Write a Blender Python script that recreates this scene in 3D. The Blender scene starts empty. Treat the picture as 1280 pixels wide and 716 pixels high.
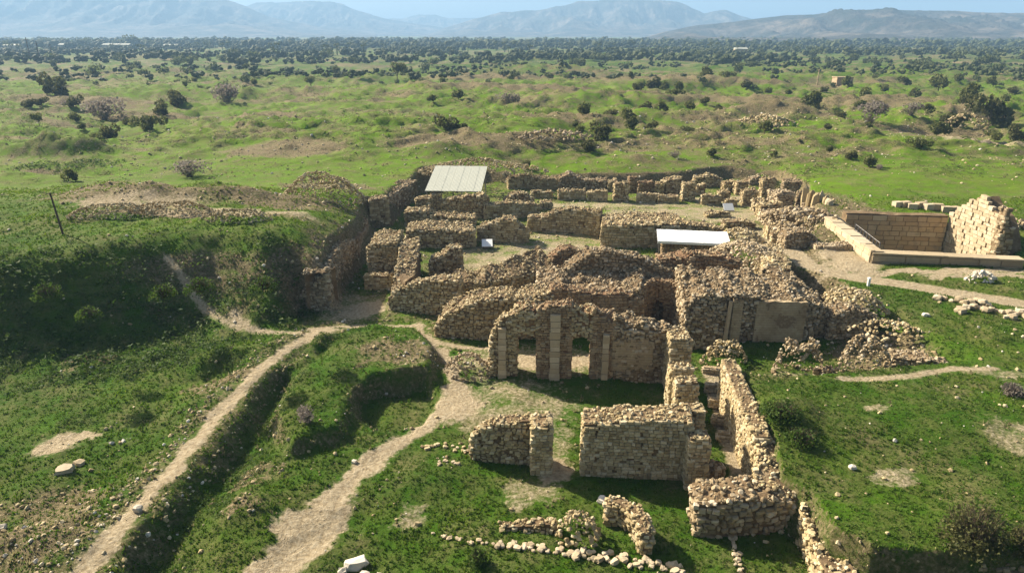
import bpy, math, random
import numpy as np
from mathutils import Vector, Matrix

random.seed(7)
RNG = np.random.default_rng(11)
S = bpy.context.scene
COL = S.collection

# ------------------------------------------------------------------ camera, sky, sun, exposure
FPX, CAM_H, PITCH = 853.33, 25.0, math.radians(20.4)
cam = bpy.data.cameras.new('camera'); cam_o = bpy.data.objects.new('camera', cam); COL.objects.link(cam_o)
cam.sensor_width = 36; cam.lens = 24; cam.clip_start = 0.5; cam.clip_end = 60000
cam_o.location = (0, 0, CAM_H); cam_o.rotation_euler = (math.pi / 2 - PITCH, 0, 0)
S.camera = cam_o

SUN_EL, SUN_AZ = math.radians(33), math.atan2(-0.82, 0.57)      # the sun stands behind and to the left
W = bpy.data.worlds.new('World'); S.world = W; W.use_nodes = True
nt = W.node_tree; nt.nodes.clear()
sky = nt.nodes.new('ShaderNodeTexSky'); sky.sky_type = 'NISHITA'; sky.sun_disc = False
sky.sun_elevation = SUN_EL; sky.sun_rotation = SUN_AZ; sky.air_density = 1.0; sky.dust_density = 4.0
bg = nt.nodes.new('ShaderNodeBackground'); bg.inputs[1].default_value = 0.055
wo = nt.nodes.new('ShaderNodeOutputWorld')
nt.links.new(sky.outputs[0], bg.inputs[0]); nt.links.new(bg.outputs[0], wo.inputs[0])
sl = bpy.data.lights.new('sun', 'SUN'); sl.energy = 5.0; sl.angle = math.radians(0.5); sl.color = (1.0, 0.90, 0.74)
so = bpy.data.objects.new('sun', sl); COL.objects.link(so)
sd_ = Vector((0.82 * math.cos(SUN_EL), -0.57 * math.cos(SUN_EL), -math.sin(SUN_EL)))
so.rotation_euler = sd_.to_track_quat('-Z', 'Y').to_euler(); so.location = (-60, 60, 80)
S.view_settings.view_transform = 'Standard'; S.view_settings.look = 'None'
S.view_settings.exposure = 1.32; S.view_settings.gamma = 1.0
S.render.engine = 'CYCLES'
try:
    S.cycles.use_denoising = True
    S.cycles.max_bounces = 5; S.cycles.volume_bounces = 0
except Exception:
    pass

# ------------------------------------------------------------------ helpers: photo measurement -> place
cP, sP = math.cos(PITCH), math.sin(PITCH)
def P(px, py, z=0.0):
    """The point of the plane at height z seen in the photograph at (px, py)."""
    u = (px - 640) / FPX; v = (358 - py) / FPX
    dy, dz = cP + v * sP, -sP + v * cP
    t = (z - CAM_H) / dz
    return u * t, dy * t
def ZAT(Y, py):
    v = (358 - py) / FPX
    return CAM_H + Y * (-sP + v * cP) / (cP + v * sP)
def pxsize(x, y, z):
    return FPX / (y * cP + (CAM_H - z) * sP)

def hash2(i, j, s):
    n = (i.astype(np.int64) * 374761393 + j.astype(np.int64) * 668265263 + s * 1442695041) & 0xFFFFFFFF
    n = ((n ^ (n >> 13)) * 1274126177) & 0xFFFFFFFF
    n = (n ^ (n >> 16)) & 0xFFFFFF
    return n / float(0xFFFFFF)
def vnoise(x, y, s=0):
    xi, yi = np.floor(x), np.floor(y); fx, fy = x - xi, y - yi
    fx = fx * fx * (3 - 2 * fx); fy = fy * fy * (3 - 2 * fy)
    a, b = hash2(xi, yi, s), hash2(xi + 1, yi, s); c, d = hash2(xi, yi + 1, s), hash2(xi + 1, yi + 1, s)
    return (a + (b - a) * fx) * (1 - fy) + (c + (d - c) * fx) * fy
def fbm(x, y, s=0, o=4, g=0.5):
    x = np.asarray(x, float); y = np.asarray(y, float)
    t = 0; a = 1.0; n = 0
    for k in range(o):
        t = t + a * (vnoise(x, y, s + k * 17) - 0.5); n += a; a *= g
        x, y = x * 2.03 + 13.7, y * 2.03 + 7.1
    return 2 * t / n
def sstep(a, b, x):
    t = np.clip((x - a) / (b - a), 0, 1); return t * t * (3 - 2 * t)
def seg_dist(X, Y, poly, closed=False):
    best = np.full(X.shape, 1e9); par = np.zeros(X.shape); side = np.zeros(X.shape)
    n = len(poly)
    for k in range(n if closed else n - 1):
        ax, ay = poly[k]; bx, by = poly[(k + 1) % n]
        dx, dy = bx - ax, by - ay; L = dx * dx + dy * dy + 1e-12
        t = np.clip(((X - ax) * dx + (Y - ay) * dy) / L, 0, 1)
        d = np.hypot(X - ax - t * dx, Y - ay - t * dy)
        m = d < best
        best = np.where(m, d, best); par = np.where(m, k + t, par)
        side = np.where(m, np.sign(dx * (Y - ay) - dy * (X - ax)), side)
    return best, par, side
def poly_sd(X, Y, poly):
    d, _, _ = seg_dist(X, Y, poly, True)
    ins = np.zeros(X.shape, bool); n = len(poly)
    for k in range(n):
        ax, ay = poly[k]; bx, by = poly[(k + 1) % n]
        c = ((ay > Y) != (by > Y)) & (X < (bx - ax) * (Y - ay) / (by - ay + 1e-12) + ax)
        ins ^= c
    return np.where(ins, d, -d)

# ------------------------------------------------------------------ helpers: objects
def tag(o, label=None, cat=None, group=None, kind=None):
    if label: o['label'] = label
    if cat: o['category'] = cat
    if group: o['group'] = group
    if kind: o['kind'] = kind
    return o
def raw_mesh(name, V, T, mat=None, smooth=False):
    me = bpy.data.meshes.new(name)
    V = np.asarray(V, np.float32); T = np.asarray(T, np.int32)
    me.vertices.add(len(V)); me.vertices.foreach_set('co', V.ravel())
    k = T.shape[1]
    me.loops.add(T.size); me.loops.foreach_set('vertex_index', T.ravel())
    me.polygons.add(len(T)); me.polygons.foreach_set('loop_start', np.arange(0, T.size, k, dtype=np.int32))
    me.polygons.foreach_set('use_smooth', np.full(len(T), smooth))
    me.update(calc_edges=True)
    if mat: me.materials.append(mat)
    return me
def link(name, me, parent=None, loc=(0, 0, 0)):
    o = bpy.data.objects.new(name, me); COL.objects.link(o); o.location = loc
    if parent is not None: o.parent = parent
    return o
def empty(name, loc):
    o = bpy.data.objects.new(name, None); COL.objects.link(o); o.location = loc; o.empty_display_size = 0.5
    return o
def tri(F):
    out = []
    for f in F:
        for k in range(1, len(f) - 1): out.append((f[0], f[k], f[k + 1]))
    return np.array(out, np.int32)
class Solid:
    """boxes and bars collected into one mesh"""
    def __init__(s): s.V = []; s.F = []; s.n = 0
    def add(s, V, F):
        V = np.asarray(V, float); s.V.append(V); s.F.append(np.asarray(F, np.int32) + s.n); s.n += len(V)
    def box(s, c, size, rz=0, ch=0.0, tilt=0.0):
        hx, hy, hz = [q / 2 for q in size]
        V = []
        for z in (-hz, hz):
            for x, y in ((-hx, -hy), (hx, -hy), (hx, hy), (-hx, hy)): V.append((x, y, z))
        V = np.array(V)
        if tilt: V = V @ np.array(Matrix.Rotation(-tilt, 3, 'X'))
        cz, sz = math.cos(rz), math.sin(rz)
        V = V @ np.array([[cz, sz, 0], [-sz, cz, 0], [0, 0, 1]]) + np.array(c)
        s.add(V, tri([(0, 3, 2, 1), (4, 5, 6, 7), (0, 1, 5, 4), (1, 2, 6, 5), (2, 3, 7, 6), (3, 0, 4, 7)]))
    def bar(s, a, b, r0, r1=None, n=6):
        r1 = r0 if r1 is None else r1
        a, b = np.array(a, float), np.array(b, float); d = b - a; d /= np.linalg.norm(d) + 1e-9
        u = np.cross(d, (0, 0, 1.0)); 
        if np.linalg.norm(u) < 1e-3: u = np.array((1.0, 0, 0))
        u /= np.linalg.norm(u); w = np.cross(d, u)
        V = []; F = []
        for k in range(n):
            t = 2 * math.pi * k / n; e = u * math.cos(t) + w * math.sin(t)
            V += [a + e * r0, b + e * r1]
        for k in range(n):
            q = (k + 1) % n; F.append((2 * k, 2 * q, 2 * q + 1, 2 * k + 1))
        F.append(tuple(2 * k + 1 for k in range(n))); F.append(tuple(2 * k for k in reversed(range(n))))
        s.add(V, tri(F))
    def mesh(s, name, mat, smooth=False):
        return raw_mesh(name, np.concatenate(s.V), np.concatenate(s.F), mat, smooth)

# ------------------------------------------------------------------ materials
def mat_new(name):
    m = bpy.data.materials.new(name); m.use_nodes = True
    n = m.node_tree; b = n.nodes['Principled BSDF']; b.inputs['Specular IOR Level'].default_value = 0.25
    return m, n, b
def N(n, t, **kw):
    x = n.nodes.new(t)
    for k, v in kw.items():
        if k in x.inputs.keys(): x.inputs[k].default_value = v
        else: setattr(x, k, v)
    return x
def ramp(n, fac, stops):
    r = n.nodes.new('ShaderNodeValToRGB'); e = r.color_ramp.elements
    while len(e) < len(stops): e.new(0.5)
    for q, (p, c) in zip(e, stops): q.position = p; q.color = (*c, 1)
    n.links.new(fac, r.inputs[0]); return r.outputs[0]
def mix(n, fac, a, b, mode='MIX'):
    m = n.nodes.new('ShaderNodeMix'); m.data_type = 'RGBA'; m.blend_type = mode
    for sock, v in ((m.inputs[0], fac), (m.inputs[6], a), (m.inputs[7], b)):
        if isinstance(v, (int, float)): sock.default_value = v
        elif isinstance(v, tuple): sock.default_value = (*v, 1)
        else: n.links.new(v, sock)
    return m.outputs[2]
def noise_fac(n, scale, detail=4, rough=0.6, coord=None):
    t = N(n, 'ShaderNodeTexNoise'); t.inputs['Scale'].default_value = scale; t.inputs['Detail'].default_value = detail
    t.inputs['Roughness'].default_value = rough
    if coord is None:
        g = n.nodes.new('ShaderNodeNewGeometry'); coord = g.outputs['Position']
    n.links.new(coord, t.inputs['Vector']); return t.outputs[0]
def math_(n, op, a, b=None):
    m = n.nodes.new('ShaderNodeMath'); m.operation = op
    for sock, v in ((m.inputs[0], a), (m.inputs[1], b)):
        if v is None: continue
        if isinstance(v, (int, float)): sock.default_value = v
        else: n.links.new(v, sock)
    return m.outputs[0]
def bump(n, b, h, strength, dist):
    q = n.nodes.new('ShaderNodeBump'); q.inputs['Strength'].default_value = strength; q.inputs['Distance'].default_value = dist
    n.links.new(h, q.inputs['Height']); n.links.new(q.outputs[0], b.inputs['Normal'])
def rnd_fac(n):
    g = n.nodes.new('ShaderNodeNewGeometry'); o = n.nodes.new('ShaderNodeObjectInfo')
    return math_(n, 'FRACT', math_(n, 'ADD', g.outputs['Random Per Island'], o.outputs['Random']))

def stone_mat(name, stops, bscale=9.0, var=0.35):
    m, n, b = mat_new(name)
    c = ramp(n, rnd_fac(n), stops)
    nf = noise_fac(n, bscale, 5, 0.65)
    c = mix(n, math_(n, 'MULTIPLY', nf, var * 1.4), c, (0.20, 0.14, 0.085))
    lich = ramp(n, noise_fac(n, 1.1, 3, 0.6), [(0.52, (0, 0, 0)), (0.68, (1, 1, 1))])
    c = mix(n, math_(n, 'MULTIPLY', lich, 0.35), c, (0.19, 0.165, 0.125))
    n.links.new(c, b.inputs['Base Color']); b.inputs['Roughness'].default_value = 0.92
    bump(n, b, noise_fac(n, 22, 4, 0.7), 0.5, 0.03)
    return m
M = {}
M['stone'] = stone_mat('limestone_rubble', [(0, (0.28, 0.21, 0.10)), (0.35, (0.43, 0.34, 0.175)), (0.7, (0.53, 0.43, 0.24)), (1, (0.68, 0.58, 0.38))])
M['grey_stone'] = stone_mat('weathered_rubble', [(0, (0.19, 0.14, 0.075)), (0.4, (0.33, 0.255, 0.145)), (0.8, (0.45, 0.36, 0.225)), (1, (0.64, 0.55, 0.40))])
M['brown_stone'] = stone_mat('reddish_rubble', [(0, (0.21, 0.135, 0.07)), (0.5, (0.35, 0.245, 0.135)), (1, (0.46, 0.355, 0.21))])
M['dressed'] = stone_mat('dressed_blocks', [(0, (0.34, 0.26, 0.155)), (0.5, (0.43, 0.34, 0.21)), (1, (0.50, 0.41, 0.27))], 4, 0.5)
M['pale_stone'] = stone_mat('pale_limestone', [(0, (0.42, 0.33, 0.20)), (0.5, (0.52, 0.42, 0.27)), (1, (0.60, 0.50, 0.345))], 5, 0.3)
M['ashlar'] = stone_mat('brown_ashlar', [(0, (0.50, 0.31, 0.15)), (0.4, (0.58, 0.39, 0.20)), (0.8, (0.62, 0.43, 0.24)), (1, (0.66, 0.50, 0.30))], 4, 0.2)
M['white_stone'] = stone_mat('bleached_stone', [(0, (0.50, 0.44, 0.34)), (0.5, (0.62, 0.56, 0.45)), (1, (0.74, 0.68, 0.58))], 6, 0.15)

def earth_mat(name, a, b_, c_, sc=1.2):
    m, n, b = mat_new(name)
    c = ramp(n, noise_fac(n, sc, 6, 0.65), [(0.3, a), (0.5, b_), (0.68, c_)])
    n.links.new(c, b.inputs['Base Color']); b.inputs['Roughness'].default_value = 0.95
    bump(n, b, noise_fac(n, 7, 6, 0.7), 0.8, 0.15)
    return m
M['mortar'] = earth_mat('mortar_core', (0.10, 0.065, 0.032), (0.17, 0.115, 0.06), (0.27, 0.195, 0.11))
M['brown_mortar'] = earth_mat('reddish_core', (0.11, 0.055, 0.028), (0.18, 0.105, 0.055), (0.28, 0.185, 0.10))
M['soil'] = earth_mat('tan_soil', (0.25, 0.17, 0.10), (0.36, 0.26, 0.16), (0.44, 0.34, 0.22))
M['green_core'] = earth_mat('overgrown_core', (0.05, 0.075, 0.015), (0.13, 0.12, 0.05), (0.25, 0.19, 0.11))

def plaster_mat():
    m, n, b = mat_new('lime_plaster')
    c = ramp(n, noise_fac(n, 1.6, 6, 0.65), [(0.3, (0.27, 0.20, 0.11)), (0.5, (0.40, 0.31, 0.185)), (0.7, (0.50, 0.41, 0.26))])
    g = n.nodes.new('ShaderNodeNewGeometry'); sx = n.nodes.new('ShaderNodeSeparateXYZ'); n.links.new(g.outputs['Position'], sx.inputs[0])
    zz = math_(n, 'ADD', sx.outputs[2], math_(n, 'MULTIPLY', noise_fac(n, .9, 3, .5), .12))
    fr = math_(n, 'FRACT', math_(n, 'MULTIPLY', zz, 4.6)); jn = ramp(n, fr, [(0.0, (0, 0, 0)), (0.16, (1, 1, 1)), (0.9, (1, 1, 1)), (1.0, (.3, .3, .3))])
    c = mix(n, math_(n, 'MULTIPLY', math_(n, 'SUBTRACT', 1.0, jn), .55), c, (0.17, 0.12, 0.07))
    worn = ramp(n, noise_fac(n, .8, 6, .7), [(.55, (0, 0, 0)), (.62, (1, 1, 1))]); c = mix(n, math_(n, 'MULTIPLY', worn, .85), c, (0.20, 0.135, 0.075))
    n.links.new(c, b.inputs['Base Color']); b.inputs['Roughness'].default_value = 0.9
    bump(n, b, math_(n, 'ADD', noise_fac(n, 12, 5, 0.7), math_(n, 'SUBTRACT', math_(n, 'MULTIPLY', jn, .6), worn)), 0.7, 0.08); return m
M['plaster'] = plaster_mat()

def plain(name, col, rough=0.6, metal=0.0, sc=3.0, amt=0.25):
    m, n, b = mat_new(name)
    c = mix(n, math_(n, 'MULTIPLY', noise_fac(n, sc, 5, 0.6), amt), col, tuple(q * 0.45 for q in col))
    n.links.new(c, b.inputs['Base Color']); b.inputs['Roughness'].default_value = rough; b.inputs['Metallic'].default_value = metal
    return m
M['roof_sheet'] = plain('grey_roof_sheet', (0.42, 0.43, 0.36), 0.75, 0, .8, .3)
M['white_sheet'] = plain('white_roof_sheet', (0.80, 0.80, 0.78), 0.5, 0, 2, 0.12)
M['steel'] = plain('dull_steel', (0.16, 0.15, 0.14), 0.5, 0.4)
M['board'] = plain('white_board', (0.76, 0.76, 0.72), 0.5, 0, 4, 0.1)
M['wood'] = plain('weathered_wood', (0.12, 0.085, 0.055), 0.85)
M['bark'] = plain('grey_bark', (0.13, 0.095, 0.065), 0.9)
M['tin'] = plain('blue_grey_cloth', (0.34, 0.37, 0.42), 0.7)

def leaf_mat(name, stops, rough=0.75, trans=0.4):
    m, n, b = mat_new(name)
    c = ramp(n, rnd_fac(n), stops)
    n.links.new(c, b.inputs['Base Color']); b.inputs['Roughness'].default_value = rough
    tl = n.nodes.new('ShaderNodeBsdfTranslucent'); n.links.new(c, tl.inputs[0]); ms = n.nodes.new('ShaderNodeMixShader'); ms.inputs[0].default_value = trans
    n.links.new(b.outputs[0], ms.inputs[1]); n.links.new(tl.outputs[0], ms.inputs[2]); n.links.new(ms.outputs[0], n.nodes['Material Output'].inputs[0])
    return m
M['leaf'] = leaf_mat('olive_leaves', [(0, (0.07, 0.085, 0.02)), (0.5, (0.12, 0.135, 0.035)), (1, (0.17, 0.175, 0.06))])
M['dark_leaf'] = leaf_mat('dark_leaves', [(0, (0.055, 0.06, 0.018)), (0.5, (0.09, 0.095, 0.03)), (1, (0.13, 0.125, 0.045))])
M['dry_leaf'] = leaf_mat('dry_twigs', [(0, (0.15, 0.12, 0.095)), (0.5, (0.22, 0.185, 0.15)), (1, (0.29, 0.25, 0.21))])
M['far_leaf'] = leaf_mat('distant_leaves', [(0, (0.06, 0.08, 0.028)), (0.5, (0.095, 0.115, 0.04)), (1, (0.13, 0.145, 0.055))])
M['grass'] = leaf_mat('grass_blades', [(0, (0.045, 0.10, 0.006)), (0.5, (0.07, 0.14, 0.009)), (0.85, (0.10, 0.165, 0.015)), (1, (0.17, 0.18, 0.05))])
M['fresh_grass'] = leaf_mat('fresh_blades', [(0, (0.08, 0.15, 0.006)), (0.6, (0.13, 0.21, 0.010)), (1, (0.20, 0.25, 0.03))])
M['herb'] = leaf_mat('herb_leaves', [(0, (0.032, 0.07, 0.008)), (0.5, (0.06, 0.11, 0.013)), (1, (0.10, 0.14, 0.028))])
M['dry_grass'] = leaf_mat('dry_stalks', [(0, (0.16, 0.14, 0.06)), (0.5, (0.24, 0.21, 0.10)), (1, (0.34, 0.30, 0.17))])

def ground_mat():
    m, n, b = mat_new('meadow_ground')
    a = n.nodes.new('ShaderNodeAttribute'); a.attribute_name = 'cover'
    sep = n.nodes.new('ShaderNodeSeparateColor'); n.links.new(a.outputs['Color'], sep.inputs[0])
    dirt, scrub, lush = sep.outputs[0], sep.outputs[1], sep.outputs[2]
    big = noise_fac(n, 0.09, 5, 0.6); mid = noise_fac(n, 0.55, 6, 0.65); fine = noise_fac(n, 4.0, 6, 0.7); tiny = noise_fac(n, 17, 4, 0.75)
    deep = mix(n, math_(n, 'MULTIPLY', tiny, 0.8), (0.028, 0.080, 0.003), (0.062, 0.138, 0.005))
    fresh = mix(n, math_(n, 'MULTIPLY', tiny, 0.8), (0.080, 0.165, 0.003), (0.155, 0.255, 0.005))
    grass = mix(n, lush, deep, fresh)
    olive = ramp(n, fine, [(0.3, (0.060, 0.070, 0.018)), (0.5, (0.105, 0.112, 0.030)), (0.7, (0.175, 0.160, 0.065))])
    pat = ramp(n, mid, [(0.42, (0, 0, 0)), (0.60, (1, 1, 1))])
    grass = mix(n, math_(n, 'MULTIPLY', pat, 0.6), grass, olive)
    yel = ramp(n, big, [(0.5, (0, 0, 0)), (0.7, (1, 1, 1))])
    grass = mix(n, math_(n, 'MULTIPLY', yel, 0.3), grass, (0.17, 0.165, 0.04))
    drypat = ramp(n, noise_fac(n, 0.23, 6, 0.7), [(0.50, (0, 0, 0)), (0.66, (1, 1, 1))])
    grass = mix(n, math_(n, 'MULTIPLY', drypat, 0.62), grass, ramp(n, fine, [(0.35, (0.09, 0.085, 0.03)), (0.62, (0.24, 0.20, 0.095))]))
    soil = ramp(n, fine, [(0.30, (0.22, 0.17, 0.095)), (0.48, (0.37, 0.295, 0.185)), (0.66, (0.50, 0.42, 0.285))])
    brown = ramp(n, fine, [(0.32, (0.075, 0.065, 0.03)), (0.5, (0.17, 0.135, 0.07)), (0.66, (0.31, 0.24, 0.14))])
    def edge(msk, k):
        s_ = math_(n, 'ADD', msk, math_(n, 'MULTIPLY', math_(n, 'SUBTRACT', math_(n, 'ADD', fine, mid), 1.0), k))
        return ramp(n, s_, [(0.28, (0, 0, 0)), (0.70, (1, 1, 1))])
    c = mix(n, edge(scrub, 0.9), grass, brown)
    c = mix(n, edge(dirt, 1.0), c, soil)
    n.links.new(c, b.inputs['Base Color']); b.inputs['Roughness'].default_value = 0.95
    b.inputs['Specular IOR Level'].default_value = 0.1
    hh = math_(n, 'ADD', math_(n, 'MULTIPLY', mid, 1.2), math_(n, 'ADD', fine, math_(n, 'MULTIPLY', tiny, 0.35)))
    bump(n, b, hh, 0.9, 0.28)
    return m
M['ground'] = ground_mat()

# ------------------------------------------------------------------ the lie of the land
def PL(pts): return [P(*p) for p in pts]
LOW = PL([(-900, 900, 0), (-900, 440, 3), (-200, 402, 3), (0, 392, 3), (130, 372, 3), (200, 358, 3), (262, 350, 3), (308, 362, 2.5), (340, 380, 1.5), (372, 382, 0),
          (412, 386, 0), (418, 368, 0), (430, 350, 0), (447, 330, 0), (459, 315, 0), (461, 284, 0), (484, 281, 0), (497, 262, 0), (518, 248, 0),
          (530, 234, 0), (600, 227, 0), (700, 231, 0), (850, 231, 0), (905, 222, 0), (970, 226, 0), (1000, 245, 0), (1012, 290, 0),
          (1008, 312, 0), (1000, 338, 0), (1035, 372, 0), (1090, 425, 0), (1190, 470, 0.8), (1050, 488, 0.8), (965, 486, 1.5), (938, 470, 2.5),
          (920, 452, 3.3), (943, 510, 3.3), (962, 545, 3.1), (970, 600, 2.3), (1008, 640, 1.6), (1030, 684, 1.6), (1056, 706, 1.2), (1085, 722, 1.2),
          (1500, 728, 1.2), (1900, 900, 0)])
PATH1 = PL([(85, 740, 1), (120, 690, 1), (160, 640, 1.1), (215, 580, 1.2), (270, 515, 1.2), (310, 470, 1.2), (350, 438, 1.1), (385, 418, 1), (405, 403, .8)])
TRENCH = PL([(190, 740, 0), (225, 690, 0), (265, 620, 0), (310, 560, 0), (345, 505, 0), (385, 455, 0), (415, 432, 0)])
PATH2 = PL([(320, 740, 0), (368, 690, 0), (395, 655, 0), (430, 612, 0), (468, 574, 0), (512, 545, 0), (555, 520, 0), (575, 490, 0), (562, 455, 0), (545, 430, 0), (525, 405, 0)])
PATH3 = PL([(985, 318, 1.5), (1010, 334, 2), (1060, 345, 2.2), (1130, 355, 2.2), (1200, 364, 2.4), (1300, 378, 2.5), (1420, 395, 2.5)])
MIDM = PL([(400, 424, 0.6), (470, 408, 0.6), (522, 412, 0.6), (546, 440, 0.6), (540, 470, .6), (508, 478, .6), (468, 478, .6), (440, 500, .6), (428, 540, .6), (365, 560, .6), (340, 520, .6), (365, 465, .6)])
PIT = PL([(447, 505, -.4), (470, 489, -.4), (530, 483, -.4), (548, 500, -.4), (528, 535, -.4), (480, 545, -.4), (452, 530, -.4)])
TEMPLE_BL, TEMPLE_BR = P(1058, 266, 4.0), P(1186, 270, 4.0)
TEMPLE_FL, TEMPLE_FR = P(1087, 334, 2.0), P(1276, 342, 2.0)
COURT = [(TEMPLE_BL[0] - 1.2, TEMPLE_BL[1] + .7), (TEMPLE_BR[0] + .9, TEMPLE_BR[1] + .7), (P(1256, 322, 2)[0] + .7, P(1256, 322, 2)[1]), (P(1262, 338, 2)[0] - .4, P(1262, 338, 2)[1] + .6), (TEMPLE_FL[0] + .4, TEMPLE_FL[1] + .8)]
BUMPS = [  # px, py, z, radius x, radius y, rot, height  (spoil heaps, hummocks, hollows)
    (200, 262, 5, 9, 4.5, .1, 1.8), (150, 250, 5, 6, 4, 0, 1.4), (320, 268, 4.5, 8, 2.5, .1, 1.2), (262, 245, 4.5, 6, 2.5, 0, 1.2), (245, 262, 4.5, 4, 1.8, 0, -1.8),
    (62, 188, 4, 15, 4.0, 0, 3.6), (75, 208, 4, 12, 3, 0, -1.2), (20, 215, 5, 8, 5, 0, 1.5), (600, 188, 3, 14, 5, 0, 1.6), (560, 195, 3, 9, 4, 0, 1.4), (700, 165, 3, 14, 9, 0, 1.6), (800, 200, 3, 9, 4, 0, 1.3),
    (958, 213, 3, 4, 3, 0, 2.0), (350, 180, 3.5, 14, 8, 0, 1.5), (470, 165, 3, 20, 9, 0, 1.6), (970, 148, 3, 14, 7, 0, 2.5),
    (1215, 150, 3, 11, 6, 0, 2.2), (700, 135, 3, 40, 14, 0, 2.0), (560, 120, 3, 45, 12, 0, 2), (330, 120, 3, 40, 12, 0, 2), (900, 110, 3, 60, 16, 0, 3), (680, 92, 3, 40, 16, 0, 4),
    (1100, 190, 2.5, 12, 6, 0, .8), (285, 440, .5, 3.0, 2.2, .5, 1.0), (260, 470, 0, 3.5, 2, .6, -.7), (340, 355, 4.5, 3, 2, 0, .8), (30, 690, 0, 4, 2, 0, .9),
    (985, 520, 2.6, 2.4, 2.4, -.4, .8), (1215, 670, 2, 4, 2.5, 0, .5), (530, 600, 0, 3, 2, 0, .4), (310, 640, 0, 3, 2.5, 0, .6)]
BW = [(P(a, b, z), rx, ry, r, h) for a, b, z, rx, ry, r, h in BUMPS]
def ground_h(X, Y):
    X = np.asarray(X, float); Y = np.asarray(Y, float)
    r = np.hypot(X, Y)
    far = sstep(95, 170, Y)
    out = 3.0 + 0 * X
    lp = sstep(-15, -24, X) * sstep(46, 54, Y) * sstep(112, 70, Y)
    out = out + 3.0 * lp + 0.6 * sstep(-8, -20, X) * sstep(125, 80, Y)
    out = out - 0.6 * sstep(12, 22, X) * sstep(80, 60, Y)
    out = out - 1.7 * np.exp(-((Y - 117) / 12) ** 2) * sstep(-12, -6, X) * sstep(52, 44, X)
    hum = fbm(X / 26, Y / 20, 3, 5, 0.55)
    out = out + hum * (0.5 + 2.3 * far * sstep(900, 500, Y) + 0.5 * lp) + fbm(X / 110, Y / 70, 9, 3) * 2.6 * far * sstep(1200, 500, Y)
    rid = 1 - np.abs(fbm(X / 13, Y / 9, 31, 4, 0.55)) * 2.2
    out = out + np.clip(rid, 0, 1) ** 3 * 1.5 * sstep(110, 150, Y) * sstep(700, 350, Y)
    out = out + fbm(X / 3.0, Y / 3.0, 5, 4, .6) * (0.22 + 0.2 * lp)
    sd = poly_sd(X, Y, LOW)
    wid = 0.8 - .4 * sstep(10, 13, X) * sstep(48, 45, Y) + 5.0 * sstep(-18.5, -24, X) * sstep(76, 66, Y) + 1.6 * sstep(12, 20, X) * sstep(42, 47, Y) * sstep(60, 54, Y)
    low = 0.0 + fbm(X / 7, Y / 7, 21, 4) * 0.32 * sstep(54, 46, Y) + fbm(X / 1.6, Y / 1.6, 23, 3, .6) * 0.12
    low = low + fbm(X / 2.2, Y / 2.2, 29, 4, .6) * 0.25 * sstep(-3, -9, X) * sstep(56, 48, Y)
    low = low + 0.8 * sstep(16, 20, X) * sstep(43, 46, Y) * sstep(58, 52, Y)
    t = sstep(-1, 1, (sd + fbm(X / 2.5, Y / 2.5, 41, 3) * 0.3 * np.minimum(wid, 1.4)) / wid)
    h = out + (low - out) * t
    d, _, side = seg_dist(X, Y, PATH1); d = d + np.where(d > .8, 1.1 * fbm(X / 3.5, Y / 3.5, 57, 4), 0) * sstep(.8, 1.8, d)
    rl = np.where(side > 0, sstep(5.5, 1.0, d) * .85, sstep(2.8, 0.9, d) * .92)
    h = h + rl * sstep(57, 52, Y)
    d, _, _ = seg_dist(X, Y, TRENCH); h = h - 0.38 * sstep(2.4, 0.3, d)
    a = sstep(-.7, .7, poly_sd(X, Y, MIDM)); h = h + a * (1.1 + fbm(X / 2, Y / 2, 51, 3) * .3)
    a = sstep(-.35, .35, poly_sd(X, Y, PIT)); h = h * (1 - a) + a * (-0.75 + fbm(X / 2, Y / 2, 52, 3) * .2)
    for (bx, by), rx, ry, ro, hh in BW:
        dx, dy = X - bx, Y - by; c, s = math.cos(ro), math.sin(ro)
        q = ((dx * c + dy * s) / rx) ** 2 + ((-dx * s + dy * c) / ry) ** 2
        h = h + hh * np.exp(-q * 1.4) * (1 + .35 * fbm(dx / 2.2, dy / 2.2, 61, 4))
    a = sstep(-.3, .3, poly_sd(X, Y, COURT)); h = h * (1 - a) + a * (-1.6)
    a = sstep(3.0, 1.2, seg_dist(X, Y, PATH3)[0]); h = h * (1 - a) + a * 2.15
    h = h * (1 - sstep(900, 1600, r)) + 3.0 * sstep(900, 1600, r)
    return h
def gh1(x, y): return float(ground_h(np.array([x]), np.array([y]))[0])

def dpoly(X, Y, pts, w, soft=.8):
    d, _, _ = seg_dist(X, Y, pts); return sstep(w + soft, max(w - soft, 0), d)
def ell(X, Y, px, py, z, rx, ry, rot=0):
    bx, by = P(px, py, z); dx, dy = X - bx, Y - by; c, s = math.cos(rot), math.sin(rot)
    q = np.sqrt(((dx * c + dy * s) / rx) ** 2 + ((-dx * s + dy * c) / ry) ** 2)
    return sstep(1.35, .6, q)
THIN = [PL([(385, 415, .8), (340, 412, .8), (300, 409, .6), (292, 395, 1), (296, 375, 3), (303, 350, 5), (280, 335, 6), (240, 318, 6.3), (205, 303, 6.5)]),
        PL([(545, 428, 0), (575, 434, 0), (612, 436, 0)]), PL([(525, 407, 0), (470, 403, .3), (420, 402, .5), (400, 404, .8)]),
        PL([(1050, 491, 1.4), (1130, 491, 1.4), (1190, 478, 1.5), (1240, 470, 2)]), PL([(930, 466, 1.2), (985, 471, 1.2), (1050, 474, 1.1)])]
THIN.append(PL([(884, 466, 0), (893, 500, 0), (906, 545, 0), (917, 590, 0)]))
THIN.append(PL([(892, 466, 0), (902, 500, 0), (914, 545, 0), (925, 590, 0)]))
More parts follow.
